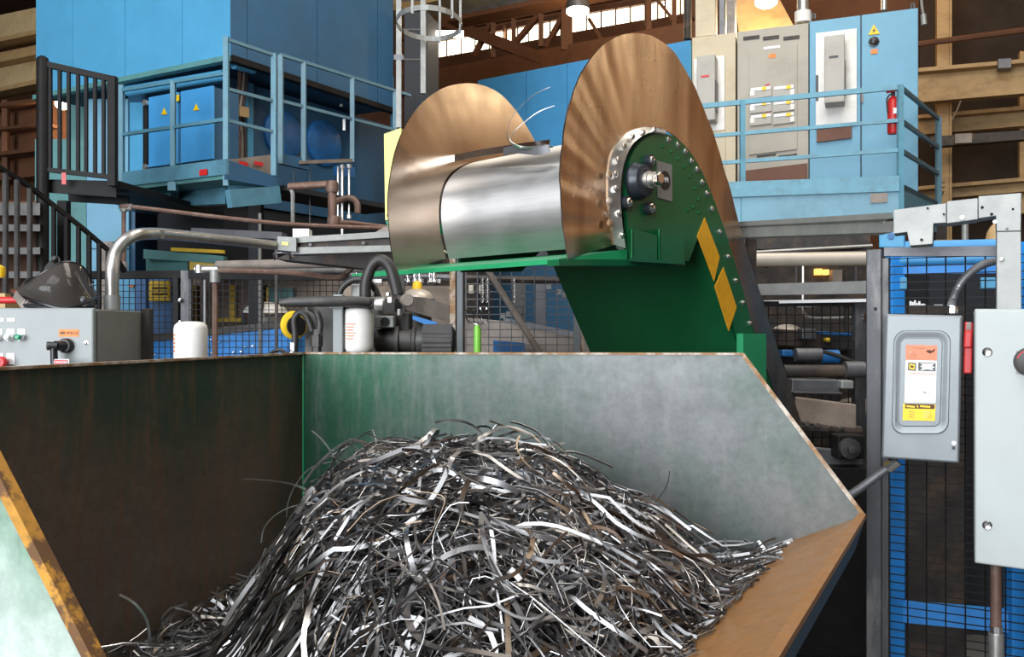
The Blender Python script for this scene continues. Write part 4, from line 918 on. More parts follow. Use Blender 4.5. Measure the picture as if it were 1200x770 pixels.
# visor: lofted curved sheet
prof_top = [fs(108, 331, 3.02), fs(97, 313, 2.93), fs(76, 307, 2.86), fs(55, 317, 2.82), fs(34, 331, 2.84), fs(19, 340, 2.94)]
prof_bot = [fs(116, 350, 3.02), fs(112, 349, 2.93), fs(98, 356, 2.84), fs(70, 361, 2.80), fs(40, 352, 2.82), fs(20, 346, 2.93)]
A_ = arc(prof_top, 4); B_ = arc(prof_bot, 4); vv = []; ff = []; nn = len(A_); R_ = 7
for i in range(nn):
    for j in range(R_):
        t = j / (R_ - 1); p = A_[i].lerp(B_[i], t); p = p + V((0, -.035 * math.sin(t * PI), .006 * math.sin(t * PI))); vv.append(p)
for i in range(nn - 1):
    for j in range(R_ - 1): ff.append((i*R_+j, (i+1)*R_+j, (i+1)*R_+j+1, i*R_+j+1))
o_ = MB().add(vv, ff).build('visor', 'smoky_visor', q, True); solid(o_, .002)
MB().tube(A_, .0045, 8).build('visor_rim', 'black_plastic', q, True)
MB().tube([p + V((0, -.002, 0)) for p in B_], .006, 8).build('visor_rim', 'black_plastic', q, True)
# chin / brow guard: dark shell
g0 = arc([fs(112, 351, 3.0), fs(106, 330, 3.05), fs(90, 318, 3.08), fs(66, 322, 3.06), fs(40, 326, 3.05), fs(19, 338, 3.0)], 4)
g1 = arc([fs(108, 362, 2.98), fs(112, 362, 3.06), fs(100, 362, 3.1), fs(70, 362, 3.08), fs(40, 362, 3.06), fs(30, 362, 3.0)], 4)
vv = []; ff = []
for i in range(nn):
    for j in range(5):
        t = j / 4; vv.append(g0[i].lerp(g1[i], t) + V((0, .02 * math.sin(t * PI), 0)))
for i in range(nn - 1):
    for j in range(4): ff.append((i*5+j, (i+1)*5+j, (i+1)*5+j+1, i*5+j+1))
o_ = MB().add(vv, ff).build('brow_guard', 'black_plastic', q, True); solid(o_, .004)
m_ = MB(); hb = arc([fs(24, 345, 2.86), fs(33, 330, 2.9), fs(50, 326, 3.0), fs(54, 316, 3.0), fs(66, 304, 2.96), fs(70, 309, 2.93)], 5)
for i in range(len(hb) - 1): m_.bar(hb[i], hb[i] + (hb[i+1]-hb[i])*1.05, .004, .022)
m_.build('headband', 'charcoal', q, True)
m_ = MB(); hb = arc([fs(18, 344, 2.86), fs(28, 356, 2.84), fs(42, 362, 2.86)], 6)
for i in range(len(hb) - 1): m_.bar(hb[i], hb[i] + (hb[i+1]-hb[i])*1.05, .006, .03)
m_.build('grey_strap', 'taupe', q, True)
MB().lathe(fs(66, 305, 2.95), (0, -1, .3), [(.011, 0), (.013, .01), (.008, .02)], 14).build('knob', 'black_plastic', q, True)
MB().lathe(fs(98, 352, 2.84), (0, -1, 0), [(.012, 0), (.014, .008), (.008, .012)], 14).build('knob', 'black_plastic', q, True)
MB().tube([fs(15, 346, 2.88), fs(30, 358, 2.84), fs(60, 361.5, 2.82), fs(110, 361, 2.9)], .007, 8).build('lower_frame', 'black_plastic', q, True)
tag(MB().tube([P(-6, 352, 2.95), P(22, 351.5, 2.95)], .012, 12).build('screwdriver_handle', 'red', smooth=True), 'red tool handle lying on the control box under the face shield', 'tool')
tag(MB().lathe(P(-1, 325, 3.4), (0, 0, 1), [(.02, 0), (.024, .02), (.022, .04), (.005, .05)], 14).build('yellow_handle_grip', 'yellow', smooth=True), 'small yellow knob at the left edge above the face shield', 'knob')
tag(MB().tube([P(-3, 384, 3.4), P(-3, 330, 3.4)], .009, 8).build('knob_rod', 'mill_steel', smooth=True), 'rod under the small yellow knob at the left edge', 'rod')
tag(MB().box((-2.4, 3.2, 0), (P(24, 0, 3.3).x, 3.5, P(10, 345, 3.3).z)).build('tan_case', 'tan_steel'), 'tan case behind the control box under the yellow knob', 'case')

# ---------------------------------------------------- hydraulic power unit behind the hopper
q = thing('hydraulic_power_unit', 'grey hydraulic power unit with hoses and motor behind the hopper', 'hydraulic unit', (-.65, 3.2, 0))
MB().box((-1.16, 2.87, .0), (-.22, 3.55, 1.53)).build('tank', 'charcoal', q, bevel=.01)
# filter head with canister
c_ = P(420, 360, 2.95)
MB().lathe(P(420, 412, 2.95) - V((0, 0, .0)), (0, 0, 1), [(.046, 0), (.051, .008), (.052, .02), (.052, .13), (.049, .145), (.04, .152)], 28).build('white_filter', 'white', q, True)
m_ = MB()
rp = P(413, 0, 2.95)
for j in range(6): m_.box((rp.x - .012, 2.8955, c_.z - .06 - j*.010), (rp.x + .020 - (j % 3)*.004, 2.897, c_.z - .057 - j*.010))
m_.build('filter_print', 'salmon', q)
MB().box((c_.x - .055, 2.90, c_.z - .004), (c_.x + .06, 3.0, c_.z + .032)).build('filter_head', 'charcoal', q, bevel=.008)
MB().box((P(390, 0, 2.9).x, 2.9, 1.53), (P(401.5, 0, 2.9).x, 2.94, P(0, 345, 2.9).z)).build('bracket_post', 'box_grey', q, bevel=.003)
MB().box((P(387, 0, 2.9).x, 2.88, P(0, 361, 2.9).z), (P(403, 0, 2.9).x, 2.96, P(0, 357, 2.9).z)).build('bracket_plate', 'box_grey', q)
MB().tube([P(328, 355, 2.86), P(340, 354, 2.86), P(400, 353, 2.87), P(430, 354, 2.9), P(441, 357, 2.95)], [.012, .017, .018, .018, .014], 12).build('grey_hose', 'charcoal', q, True)
MB().lathe(P(439, 356, 2.9), (1, 0, 0), [(.02, 0), (.024, .005), (.024, .03), (.018, .035)], 14).build('hose_end', 'galv_pipe', q, True)
MB().prism([P(357, 414, 3.06), P(392, 414, 3.06), P(392, 352, 3.06), P(357, 358, 3.06)], (0, .12, 0)).build('grey_block', 'charcoal', q, bevel=.004)
MB().tube(arc([P(363, 361, 2.95), P(371, 366, 2.93), P(375, 378, 2.93), P(374, 392, 2.93)], 6), .011, 10).build('hose', 'charcoal', q, True)
for (y0, y1, r_) in ((386, 393, .013), (393, 406, .022), (406, 415, .017)): MB().tube([P(371, y0, 2.93), P(371, y1, 2.93)], r_, 6).build('fitting', 'charcoal', q, True)
yd = MB().lathe(P(343, 381, 3.0), (.7, -.8, 0), [(.046, 0), (.050, .006), (.050, .014), (.044, .018)], 28)
yd.build('yellow_guard', 'yellow', q, True)
MB().lathe(P(346, 382, 2.98), (.7, -.8, 0), [(.034, 0), (.036, .012)], 24).build('dark_wheel', 'black_plastic', q, True)
MB().tube(arc([P(345, 414, 2.93), P(346, 392, 2.93), P(345, 374, 2.93), P(352, 366, 2.93), P(360, 372, 2.93), P(366, 388, 2.93)], 6), .012, 10).build('hose', 'rubber', q, True)
MB().tube([P(343, 415, 2.92), P(343, 402, 2.92)], .011, 6).build('fitting', 'chrome', q, True)
MB().tube(arc([P(396, 350, 3.1), P(402, 336, 3.1), P(418, 327, 3.1), P(436, 334, 3.1), P(444, 350, 3.1)], 6), .012, 10).build('hose', 'rubber', q, True)
MB().tube(arc([P(428, 348, 3.05), P(429, 330, 3.05), P(436, 311, 3.05), P(447, 305, 3.05), P(458, 315, 3.05), P(466, 345, 3.05)], 7), .021, 12).build('hose', 'rubber', q, True)
m_ = MB()
MB().box((P(398, 0, 3.25).x, 3.2, 1.53), (P(466, 0, 3.25).x, 3.4, P(0, 350, 3.25).z)).build('valve_block', 'charcoal', q, bevel=.006)
MB().box((P(412, 0, 3.15).x, 3.14, P(0, 349, 3.15).z), (P(424, 0, 3.15).x, 3.2, P(0, 333, 3.15).z)).build('valve', 'galv', q, bevel=.004)
MB().box((P(440, 0, 3.05).x, 3.04, P(0, 384, 3.05).z), (P(462, 0, 3.05).x, 3.12, P(0, 370, 3.05).z)).build('valve', 'galv', q, bevel=.004)
MB().tube([P(451, 377, 3.03), P(451, 377, 3.05)], .016, 12).build('port', 'black_plastic', q, True)
for (x, y, w_, h_) in ((446, 364, 7, 9), (458, 352, 10, 8), (464, 340, 9, 10), (470, 347, 6, 16), (455, 345, 6, 5), (436, 345, 6, 6), (448, 356, 5, 5), (468, 366, 6, 8)):
    MB().lathe(P(x, y + h_/2, 3.06), (0, 0, 1), [(w_/2*.0026, 0), (w_/2*.003, .004), (w_/2*.003, h_*.0026), (w_/2*.0026, h_*.003)], 6).build('fitting', random.choice(['galv_pipe', 'mill_steel', 'charcoal']), q)
MB().lathe(P(476, 352, 3.0), (.3, -1, 0), [(.022, 0), (.024, .02), (.02, .03)], 18).build('gauge', 'taupe', q, True)
MB().box((P(446, 0, 3.1).x, 3.1, 1.53), (P(480, 0, 3.1).x, 3.2, P(0, 366, 3.1).z)).build('manifold', 'dark_machine', q, bevel=.006)
# motor lying along X
mz = P(0, 399, 3.1).z
def xl(x): return P(x, 0, 3.1).x
MB().lathe(V((xl(438), 3.1, mz)), (1, 0, 0), [(.025, 0), (.042, .01), (.042, xl(463) - xl(438)), (.03, xl(464) - xl(438))], 20).build('pump', 'charcoal', q, True)
MB().lathe(V((xl(463), 3.1, mz)), (1, 0, 0), [(.052, 0), (.054, .004), (.054, .016), (.04, .018), (.04, .06), (.048, .065), (.048, .075)], 24).build('coupling', 'charcoal', q, True)
MB().lathe(V((xl(488), 3.1, mz)), (1, 0, 0), [(.045, 0), (.05, .01), (.05, xl(531) - xl(488)), (.04, xl(533) - xl(488))], 24).build('motor', 'charcoal', q, True)
m_ = MB()
for k in range(20):
    a = 2 * PI * k / 20; u = V((0, math.cos(a), math.sin(a))); m_.bar(V((xl(496), 3.1, mz)) + u * .054, V((xl(530), 3.1, mz)) + u * .054, .005, .012)
m_.build('cooling_fins', 'charcoal', q)
MB().box((-.42, 3.0, 1.48), (-.2, 3.2, 1.535)).build('motor_foot', 'charcoal', q)
tag(MB().box((-.56, 2.95, 0), (-.18, 3.4, 1.0)).build('steel_pedestal', 'dark_machine'), 'dark pedestal carrying the motor end of the hydraulic unit', 'pedestal') if False else None
q = thing('oil_filter', 'white spin on oil filter standing alone behind the hopper rim at left', 'filter', P(223.5, 423, 2.98))
zb2 = P(0, 424, 2.98).z; c_ = P(223.5, 424, 2.98)
MB().lathe(c_, (0, 0, 1), [(.054, 0), (.056, .006), (.056, .115), (.053, .128), (.042, .138), (.02, .141)], 30).build('canister', 'white', q, True)
m_ = MB()
for j in range(5): m_.prism([c_ + V((math.cos(a)*.0566, math.sin(a)*.0566, .035 + j*.014)) for a in (math.radians(200), math.radians(214), math.radians(228))] + [c_ + V((math.cos(a)*.0566, math.sin(a)*.0566, .041 + j*.014)) for a in (math.radians(228), math.radians(214), math.radians(200))], (0.0006, .0006, 0))
m_.build('filter_print', 'salmon', q)
tag(MB().box((P(196, 0, 2.95).x, 2.92, 0), (P(250, 0, 2.95).x, 3.06, zb2 - .001)).build('steel_pedestal', 'charcoal'), 'dark pedestal under the lone white filter', 'pedestal')
tag(MB().tube(arc([P(316, 415, 2.86), P(322, 411, 2.86), P(330, 410.5, 2.86), P(336, 415, 2.86)], 5), .006, 8).build('lifting_handle', 'black_plastic', smooth=True), 'small black curved handle above the hopper rim left of the yellow guard', 'handle')

# pale manifold of fittings and lights deep behind
q = thing('valve_manifold', 'row of shiny fittings under bright slots behind the hydraulic hoses', 'manifold', P(490, 330, 6.6))
MB().tube([P(410, 322, 6.6), P(530, 326, 6.6)], .03, 8).build('pipe', 'mill_steel', q, True)
for (x, w_) in ((414, 8), (424, 6), (440, 14), (470, 12), (492, 8), (512, 8)):
    MB().box((P(x - w_/2, 0, 6.5).x, 6.5, P(0, 331.5, 6.5).z), (P(x + w_/2, 0, 6.5).x, 6.53, P(0, 327, 6.5).z)).build('bright_slot', 'label_white', q)
for x in (418, 432, 478, 486, 492, 504, 509): MB().lathe(P(x, 334, 6.45), (0, 0, 1), [(.015, 0), (.025, .02), (.014, .04), (.014, .09), (.024, .10), (.02, .12)], 10).build('fitting', 'chrome', q, True)
MB().box((P(400, 0, 6.9).x, 6.9, 0), (P(530, 0, 6.9).x, 7.3, P(0, 335, 6.9).z)).build('base', 'brown_machine', q)
strip('guard_cover', 'sloping brown grey cover right of the cream domed tank', 'cover', [(476, 363), (526, 378), (526, 358), (500, 349), (478, 347)], 5.8, 5.4, .4, 'taupe')
strip('blue_plate', 'small bright blue plate above the motor', 'plate', [(478, 372), (510, 385), (512, 378), (484, 370)], 5.0, 5.0, .05, 'press_blue')

# ---------------------------------------------------- second fence bay, between grey post and conveyor
FC = PL(535, 4.6, 90)
zt_ = FC.pt(600, 314).z + .08
q = thing('mesh_fence', 'grey wire mesh fence bay left of the green conveyor incline', 'fence', FC.z(600, 0))
mesh_mb(FC, 546, 672, .25, zt_, .0615, .041, .0024).build('mesh_panel', 'mill_steel', q)
MB().bar(FC.z(539, 0), FC.z(539, zt_ + .05), .04, .03).build('post', 'switch_grey', q)
MB().bar(FC.z(676, 0), FC.z(676, zt_ + .05), .04, .035).build('post', 'switch_grey', q)
MB().bar(FC.z(530.5, 0, .01), FC.z(530.5, zt_ + .05, .01), .037, .03).build('rusty_post', 'rust_edge', q)
MB().bar(FC.z(681, 0, -.01), FC.z(681, zt_, -.01), .037, .03).build('rusty_post', 'rust_edge', q)
MB().bar(FC.z(539, zt_), FC.z(676, zt_), .04, .04).build('top_rail', 'mill_steel', q)
MB().bar(FC.z(539, .22), FC.z(676, .22), .04, .04).build('bottom_rail', 'mill_steel', q)
tag(MB().tube([P(571, 316, 4.5), P(634, 416, 4.5), P(634, 416, 4.5) + (P(634, 416, 4.5) - P(571, 316, 4.5)) * 3.3], .017, 10).build('brace_tube', 'taupe', smooth=True), 'slanting brown grey tube in front of the mesh bay', 'tube')
q = thing('hand_rake', 'small wire claw rake with a lime green handle behind the hopper rim', 'rake', P(560, 415, 2.95))
MB().tube([P(559.5, 418, 2.95), P(559.5, 408, 2.95), P(559.5, 386, 2.95), P(559, 381, 2.95)], [.013, .013, .0125, .008], 12).build('handle', 'lime', q, True)
m_ = MB()
for sx, dx in ((-14, -10), (-5, -4), (4.5, 4), (14, 10)):
    m_.tube(arc([P(559.5, 381, 2.95), P(559.5 + dx, 377, 2.95), P(559.5 + sx, 370, 2.94), P(559.5 + sx*.95, 363, 2.93), P(559.5 + sx*.75, 361.5, 2.91)], 5), .0022, 6)
m_.build('tines', 'chrome', q, True)
tag(MB().box((P(545, 0, 2.93).x, 2.88, 0), (P(575, 0, 2.93).x, 2.98, P(0, 417, 2.93).z)).build('tool_stand', 'charcoal'), 'dark stand holding the lime handled rake', 'stand')
_o = strip('machine_cover', 'long brown grey sloping cover behind the mesh bay', 'cover', [(545, 700), (700, 700), (700, 400), (660, 388), (600, 377), (545, 372)], 5.6, 5.4, .5, 'taupe')
strip('dark_bar', 'dark bar lying along the top of the sloping cover behind the mesh bay', 'bar', [(590, 372), (690, 392), (690, 398), (590, 378)], 5.3, 5.2, .1, 'mill_steel')
strip('blue_plate', 'blue plate low behind the mesh bay next to the lime handle', 'plate', [(578, 730), (620, 730), (615, 402), (578, 399)], 5.2, 5.2, .1, 'deep_blue')
strip('grey_post', 'short grey post standing behind the mesh bay', 'post', [(628, 690), (640, 690), (640, 330), (628, 330)], 5.5, 5.5, .1, 'mill_steel')
strip('grey_post', 'wide dark grey post left of the short grey one behind the mesh bay', 'post', [(602, 660), (616, 660), (616, 326), (602, 326)], 6.2, 6.2, .1, 'charcoal')
q = thing('chain_hoist', 'pale hanging chains and blocks behind the mesh bay', 'hoist', P(565, 355, 5.0))
for (x, y0, y1) in ((552, 334, 344), (564, 334, 344)): MB().box((P(x - 3, 0, 5).x, 5.0, P(0, y1, 5).z), (P(x + 3, 0, 5).x, 5.05, P(0, y0, 5).z)).build('block', 'stone_dome', q, bevel=.004)
for x in (565, 570.5, 602):
    m_ = MB()
    for k in range(9): m_.tube([P(x + math.cos(a)*1.2, 327 + k*3.2 + math.sin(a)*1.9, 4.95 + (.01 if k % 2 else 0)) for a in [j*PI/4 for j in range(8)]], .0028, 5, closed=True)
    m_.build('chain', 'galv_pipe', q, True)
MB().tube([P(545, 326, 5), P(690, 330, 5)], .02, 8).build('support_bar', 'dark_machine', q)
for (x, y) in ((596, 368), (589, 370), (643, 336), (655, 342), (662, 346)):
    MB().box((P(x - 3, 0, 5.1).x, 5.1, P(0, y + 3, 5.1).z), (P(x + 3, 0, 5.1).x, 5.14, P(0, y - 3, 5.1).z)).build('bracket', 'galv', q)

# ---------------------------------------------------- machinery right of the conveyor
strip('overhead_beam', 'dark beam just under the right mezzanine channel', 'beam', [(870, 292), (1020, 290), (1020, 268), (870, 268)], 7.6, 7.4, .3, 'dark_machine')
_o = tag(MB().tube([P(878, 296, 7.3), P(1022, 288, 7.2)], .015, 8).build('thin_pipe', 'galv_pipe', smooth=True), 'thin pipe above the thick cream pipe at right', 'pipe'); prop(_o, 882, 7.28, P(882, 297, 7.28).z, .03)
q = thing('insulated_pipe', 'thick cream insulated pipe right of the conveyor', 'pipe', P(950, 312, 6.2))
MB().tube([P(870, 305, 6.2), P(1022, 303, 6.1)], .052, 16).build('pipe', 'stone_dome', q, True)
MB().tube([P(896, 305, 6.2), P(899, 305, 6.2)], .056, 16).build('band', 'dark_machine', q, True); prop(q, 874, 6.2, P(874, 310, 6.2).z)
MB().obox(P(921, 306.5, 6.13), (.09, 0, 0), (0, 0, .035), (0, -.01, 0)).build('tan_patch', 'tan_steel', q)
_o = strip('galvanized_strut', 'pale galvanized strut across the machinery at right', 'strut', [(885, 346), (1020, 344), (1020, 329), (885, 333)], 5.2, 5.1, .05, 'galv'); prop(_o, 888, 5.22, P(888, 340, 5.22).z, .03)
tag(MB().bar(P(895, 354, 5.0), P(1020, 352, 4.9), .018, .018).build('white_bar', 'label_white'), 'thin white bar just below the pale strut', 'bar')
_o = strip('inner_strut', 'second galvanized strut half hidden behind the right mesh', 'strut', [(935, 360), (1000, 358), (1000, 353), (928, 354)], 6.0, 5.9, .05, 'galv'); prop(_o, 992, 5.97, P(992, 356, 5.97).z, .03)
tag(MB().tube(arc([P(941, 309, 6.15), P(941, 340, 6.1), P(941, 362, 6.1), P(946, 371, 6.1), P(960, 373, 6.1), P(1000, 372, 6.1)], 6), .011, 8).build('thin_conduit', 'galv_pipe', smooth=True), 'thin conduit dropping from the cream pipe and turning right', 'conduit')
for i, (x, lab) in enumerate(((933, 'thin dark rod left of the dropping conduit at right'), (1003, 'thin pale rod near the dark fence post at right'))):
    tag(MB().tube([P(x, 290, 7.5), P(x, 331, 7.5)], .009, 6).build('thin_rod', 'mill_steel'), lab, 'rod')
strip('grey_box', 'small grey box with orange glow beside it behind the right machinery', 'box', [(976, 330), (987, 330), (987, 316), (976, 316)], 8.3, 8.3, .12, 'taupe')
tag(MB().box((P(956, 0, 8.35).x, 8.34, P(0, 322, 8.35).z), (P(963, 0, 8.35).x, 8.42, P(0, 315, 8.35).z)).build('warning_lamp', 'window_glow_orange'), 'left small orange light above the pale strut at right', 'lamp')
tag(MB().box((P(966, 0, 8.35).x, 8.34, P(0, 322, 8.35).z), (P(971, 0, 8.35).x, 8.42, P(0, 316, 8.35).z)).build('warning_lamp', 'window_glow_orange'), 'right small orange light above the pale strut at right', 'lamp')
strip('back_housing', 'dark brown housing filling the space behind the right machinery', 'machine', [(860, 700), (1020, 700), (1020, 288), (860, 288)], 8.4, 8.4, .3, 'dark_machine')
FD = PL(880, 5.0, 93)
zt_ = FD.pt(950, 356).z
q = thing('mesh_fence', 'dark wire mesh bay with dark post right of the conveyor incline', 'fence', FD.z(960, 0))
mesh_mb(FD, 880, 1002, .2, zt_, .051, .051, .0025).build('mesh_panel', 'black_steel', q)
MB().bar(FD.z(880, zt_), FD.z(1010, zt_), .03, .03).build('top_rail', 'black_steel', q)
MB().bar(FD.z(1006, 0), FD.z(1006, zt_ + .02), .06, .06).build('post', 'post_steel', q)
for y in (370, 374): MB().lathe(FD.pt(1013, y, .03), FD.n, [(.012, 0), (.012, .02)], 8).build('bolt', 'chrome', q, True)
# heavy press tooling seen below
q = thing('press_machine', 'dark greasy press machinery with shafts seen right of the hopper', 'machine', (P(960, 385, 4.6).x, 5.3, 0))
def mt(nm, m_, x0, x1, y, r_, Y=4.5):
    MB().tube([P(x0, y, Y), P(x1, y, Y)], r_, 14).build(nm, m_, q, True)
def mb_(nm, m_, x0, y0, x1, y1, Y=4.6, th=.3, sl=0):
    MB().prism([P(x0, y1, Y), P(x1, y1 + sl, Y), P(x1, y0 + sl, Y), P(x0, y0, Y)], (0, th, 0)).build(nm, m_, q, bevel=.008)
mb_('housing', 'dark_machine', 880, 392, 1040, 690, 5.4, .5)
mb_('bed', 'black_steel', 930, 548, 1060, 770, 4.2, .3)
mb_('slide_block', 'dark_machine', 905, 385, 1010, 405, 5.2, .2, 6)
mb_('bracket', 'mill_steel', 940, 385, 957, 398, 5.1, .1)
mt('roller', 'mill_steel', 932, 962, 416, .04, 4.9); mt('blue_roller', 'deep_blue', 962, 982, 418, .04, 4.9)
mb_('blue_block', 'deep_blue', 917, 410, 930, 418, 4.95, .1)
mt('shaft', 'dark_machine', 918, 1015, 435, .035, 4.7); mt('collar', 'mill_steel', 990, 1012, 433, .045, 4.68)
mb_('plate', 'mill_steel', 928, 444, 985, 459, 4.6, .2, 1); mb_('clamp', 'galv', 986, 446, 1001, 456, 4.55, .1)
mb_('ledge', 'post_steel', 930, 459, 988, 462, 4.5, .1, 1)
mb_('guard_plate', 'brown_machine', 933, 465, 1004, 495, 4.4, .03, 9)
mb_('lower_plate', 'dark_machine', 938, 498, 1012, 506, 4.4, .2, 2)
mb_('bearing_block', 'black_steel', 982, 510, 1014, 538, 4.2, .1)
MB().lathe(P(994, 525, 4.2), (0, -1, 0), [(.05, 0), (.05, .03), (.02, .035), (.02, .06), (.012, .062)], 20).build('bearing', 'charcoal', q, True)
mb_('perforated_guard', 'mill_steel', 955, 524, 1012, 545, 4.3, .02, 6)
for (x, y) in ((945, 496), (957, 498), (972, 501), (985, 502)): MB().lathe(P(x, y, 4.38), (0, -1, 0), [(.012, 0), (.012, .02)], 8).build('bolt', 'chrome', q, True)
MB().tube(arc([P(965, 412, 4.8), P(985, 418, 4.8), P(1000, 424, 4.8), P(1015, 427, 4.8)], 5), .012, 8).build('hose', 'rubber', q, True)
mb_('yellow_part', 'yellow', 968, 396, 974, 401, 5.1, .05); mb_('blue_strip', 'deep_blue', 960, 388, 1000, 392, 5.12, .05, 2)

# ================================================================== CONVEYOR WITH STAINLESS FLARES
NPa = PL(747, 3.1, 44)
NPa.o = V((.456, 3.1, 0)); nn_ = NPa.n.copy()        # towards the viewer's right
ud = NPa.d.copy()
LC = .89                                             # distance between the two flares
conv = thing('scrap_conveyor', 'green scrap conveyor with two big stainless flares around its head', 'conveyor', (.9, 3.7, 0))
def cp(x, y, off=0.0): return NPa.pt(x, y, off)
inc = (cp(878, 378) - cp(834, 244)).normalized()      # direction down the incline
def to_floor(p, zf=.02): return p + inc * ((zf - p.z) / inc.z)

# slide surface following the head and the incline
prof_px = [(733, 288), (722, 287), (716, 255), (713, 225), (715, 195), (722, 175), (735, 160), (752, 152), (772, 152), (792, 163), (808, 180), (822, 205), (833, 232), (843, 262), (853, 292)]
prof = arc([cp(x, y) for x, y in prof_px[1:]], 5)
prof = prof + [to_floor(prof[-1], .3)]
m_ = MB(); vv = []; ff = []
for p in prof: vv += [p - nn_ * .01, p - nn_ * (LC - .01)]
for i in range(len(prof) - 1): ff.append((2*i, 2*i+1, 2*i+3, 2*i+2))
o_ = m_.add(vv, ff).build('slide_surface', 'drum_steel', conv, True); solid(o_, .004)
for k in range(5):
    bolt(cp(722, 278, -.12 - k * .17) - ud * .004, -ud, .009, conv)
# cheek edge of the drum at its lower front
MB().prism([cp(722, 287, -.01), cp(722, 287, -LC), cp(731, 291, -LC), cp(731, 291, -.01)], (0, 0, -.012)).build('drum_lip', 'drum_steel', conv)

# flares
outer_px = [(662, 304), (657, 270), (654, 235), (653, 200), (656, 165), (662, 130), (671, 102), (684, 76), (702, 55), (722, 43), (744, 40), (764, 45), (782, 58), (798, 80), (812, 107), (826, 140), (839, 178), (852, 222), (864, 268), (876, 308)]
inner_px = [(720, 287), (716, 268), (713, 250), (712, 230), (712, 212), (714, 195), (717, 180), (724, 167), (734, 158), (746, 152), (758, 149.5), (772, 150), (786, 157), (798, 167), (809, 180), (819, 196), (829, 218), (838, 242), (846, 268), (856, 305)]
def flare(off, name, m_, ripple, lab, flip):
    O = arc([cp(x, y) for x, y in outer_px], 6); I = arc([cp(x, y) for x, y in inner_px], 6)
    O.append(to_floor(O[-1], .35)); I.append(to_floor(I[-1], .35))
    # long tail is cut into pieces so it stays even
    n = len(O); R_ = 9; vv = []; ff = []
    for i in range(n):
        for j in range(R_):
            t = j / (R_ - 1); p = I[i].lerp(O[i], t) - nn_ * off
            rp = ripple * t * (math.sin(i * .62) + .6 * math.sin(i * 1.37 + 1)) * (1 if i < n - 12 else 0)
            dish = (.012 if flip > 0 else .004) * t * t * flip
            vv.append(p + nn_ * (rp + dish))
    for i in range(n - 1):
        for j in range(R_ - 1): ff.append((i*R_+j, (i+1)*R_+j, (i+1)*R_+j+1, i*R_+j+1))
    o = MB().add(vv, ff).build(name, m_, conv, True); solid(o, .006)
    if lab: o['label'] = lab
    return [v_.copy() for v_ in vv[R_-1::R_]]
flare(0.0, 'near_flare', 'flare_steel', .0014, 'near stainless flare with ripples and copper reflections put into its tint', 1)
flare(LC, 'far_flare', 'flare_steel_far', .0002, 'far stainless flare, smooth, with tan reflections put into its tint', -1)
# flange band with bolts on the near side
band_in = [(733, 291), (729, 262), (727, 235), (728, 208), (732, 188), (740, 171), (752, 160), (766, 155), (780, 157)]
band_out = [(720, 287), (716, 260), (713, 235), (713, 208), (716, 184), (724, 167), (737, 155), (756, 149.5), (780, 153)]
A_ = arc([cp(x, y, .006) for x, y in band_out], 5); B_ = arc([cp(x, y, .028) for x, y in band_in], 5)
vv = []; ff = []
for a, b_ in zip(A_, B_): vv += [a, b_]
for i in range(len(A_) - 1): ff.append((2*i, 2*i+1, 2*i+3, 2*i+2))
o_ = MB().add(vv, ff).build('flange_band', 'strip_band', conv, True); solid(o_, .006)
wl = arc([cp(x, y, .028) for x, y in band_out], 4)
for x, y in ((729, 276), (725, 250), (721.5, 221), (721, 204), (724, 187), (731, 171), (741, 160), (753, 155), (766, 152)): bolt(cp(x, y, .028), nn_, .0095, conv)
m_ = MB()
for (x, y) in ((714, 262), (713, 236), (713, 205)): m_.lathe(cp(x, y, .02), nn_, [(.014, 0), (.012, .008), (.004, .011)], 10)
m_.build('weld_beads', 'rust_edge', conv, True)

# green side plates and closed body
head_px = [(734, 292), (730, 255), (729, 225), (731, 200), (737, 180), (748, 166), (762, 158), (778, 158), (793, 167), (808, 184), (820, 206), (831, 232), (842, 262), (852, 292), (866, 340), (880, 392)]
hd = arc([cp(x, y) for x, y in head_px], 3)
low_l = to_floor(cp(688, 408)); low_r = to_floor(hd[-1])
bl0 = cp(817, 268); bl1 = cp(867, 410); blf = to_floor(bl1)
side_poly = hd + [low_r, blf, bl1, cp(836, 322), bl0 + V((0,0,0)), cp(803, 306), cp(737, 306)]
MB().prism([p + nn_ * .018 for p in side_poly], -nn_ * .016).build('side_plate', 'green_paint', conv)
far_poly = hd + [low_r, blf + ud*.1, bl1 + ud*.1, cp(836, 322) + ud*.1, bl0 + ud*.08, cp(803, 306), cp(737, 306)]
MB().prism([p - nn_ * (LC - .014) for p in far_poly], -nn_ * .016).build('side_plate', 'green_paint', conv)
bt = cp(815, 262)
MB().prism([blf, bt, bt + ud*.02, blf + ud*.02], -nn_ * (LC - .07)).build('belly_plate', 'green_paint', conv)
# cross frame under the drum
MB().prism([cp(655, 309, .01), cp(655, 303, .01), cp(735, 292, .01), cp(735, 304, .01)], -nn_ * (LC + .25)).build('cross_frame', 'green_bright', conv)
MB().prism([cp(655, 311, .03), cp(655, 304, .03), cp(803, 304, .03), cp(803, 312, .03)], -nn_ * .05).build('cross_frame', 'green_paint', conv)
for (x0, x1) in ((741, 770), (773, 802)):
    MB().prism([cp(x0, 305, .12), cp(x1, 307, .12), cp(x1, 276, .12), cp(x0, 268, .12)], -nn_ * .006).build('bracket_tab', 'green_paint', conv)
    MB().prism([cp(x0, 268, .02), cp(x0, 304, .02), cp(x0, 304, .12), cp(x0, 268, .12)], ud * .008).build('bracket_tab', 'green_paint', conv)
MB().prism([cp(737, 306, .02), cp(802, 310, .02), cp(802, 310, .14), cp(737, 306, .14)], (0, 0, .01)).build('bracket_shelf', 'green_paint', conv)
# lower box guard
MB().prism([cp(871, 520, .05), cp(898, 520, .05), cp(898, 391, .05), cp(871, 391, .05)], -nn_ * .03).build('corner_guard', 'green_bright', conv)
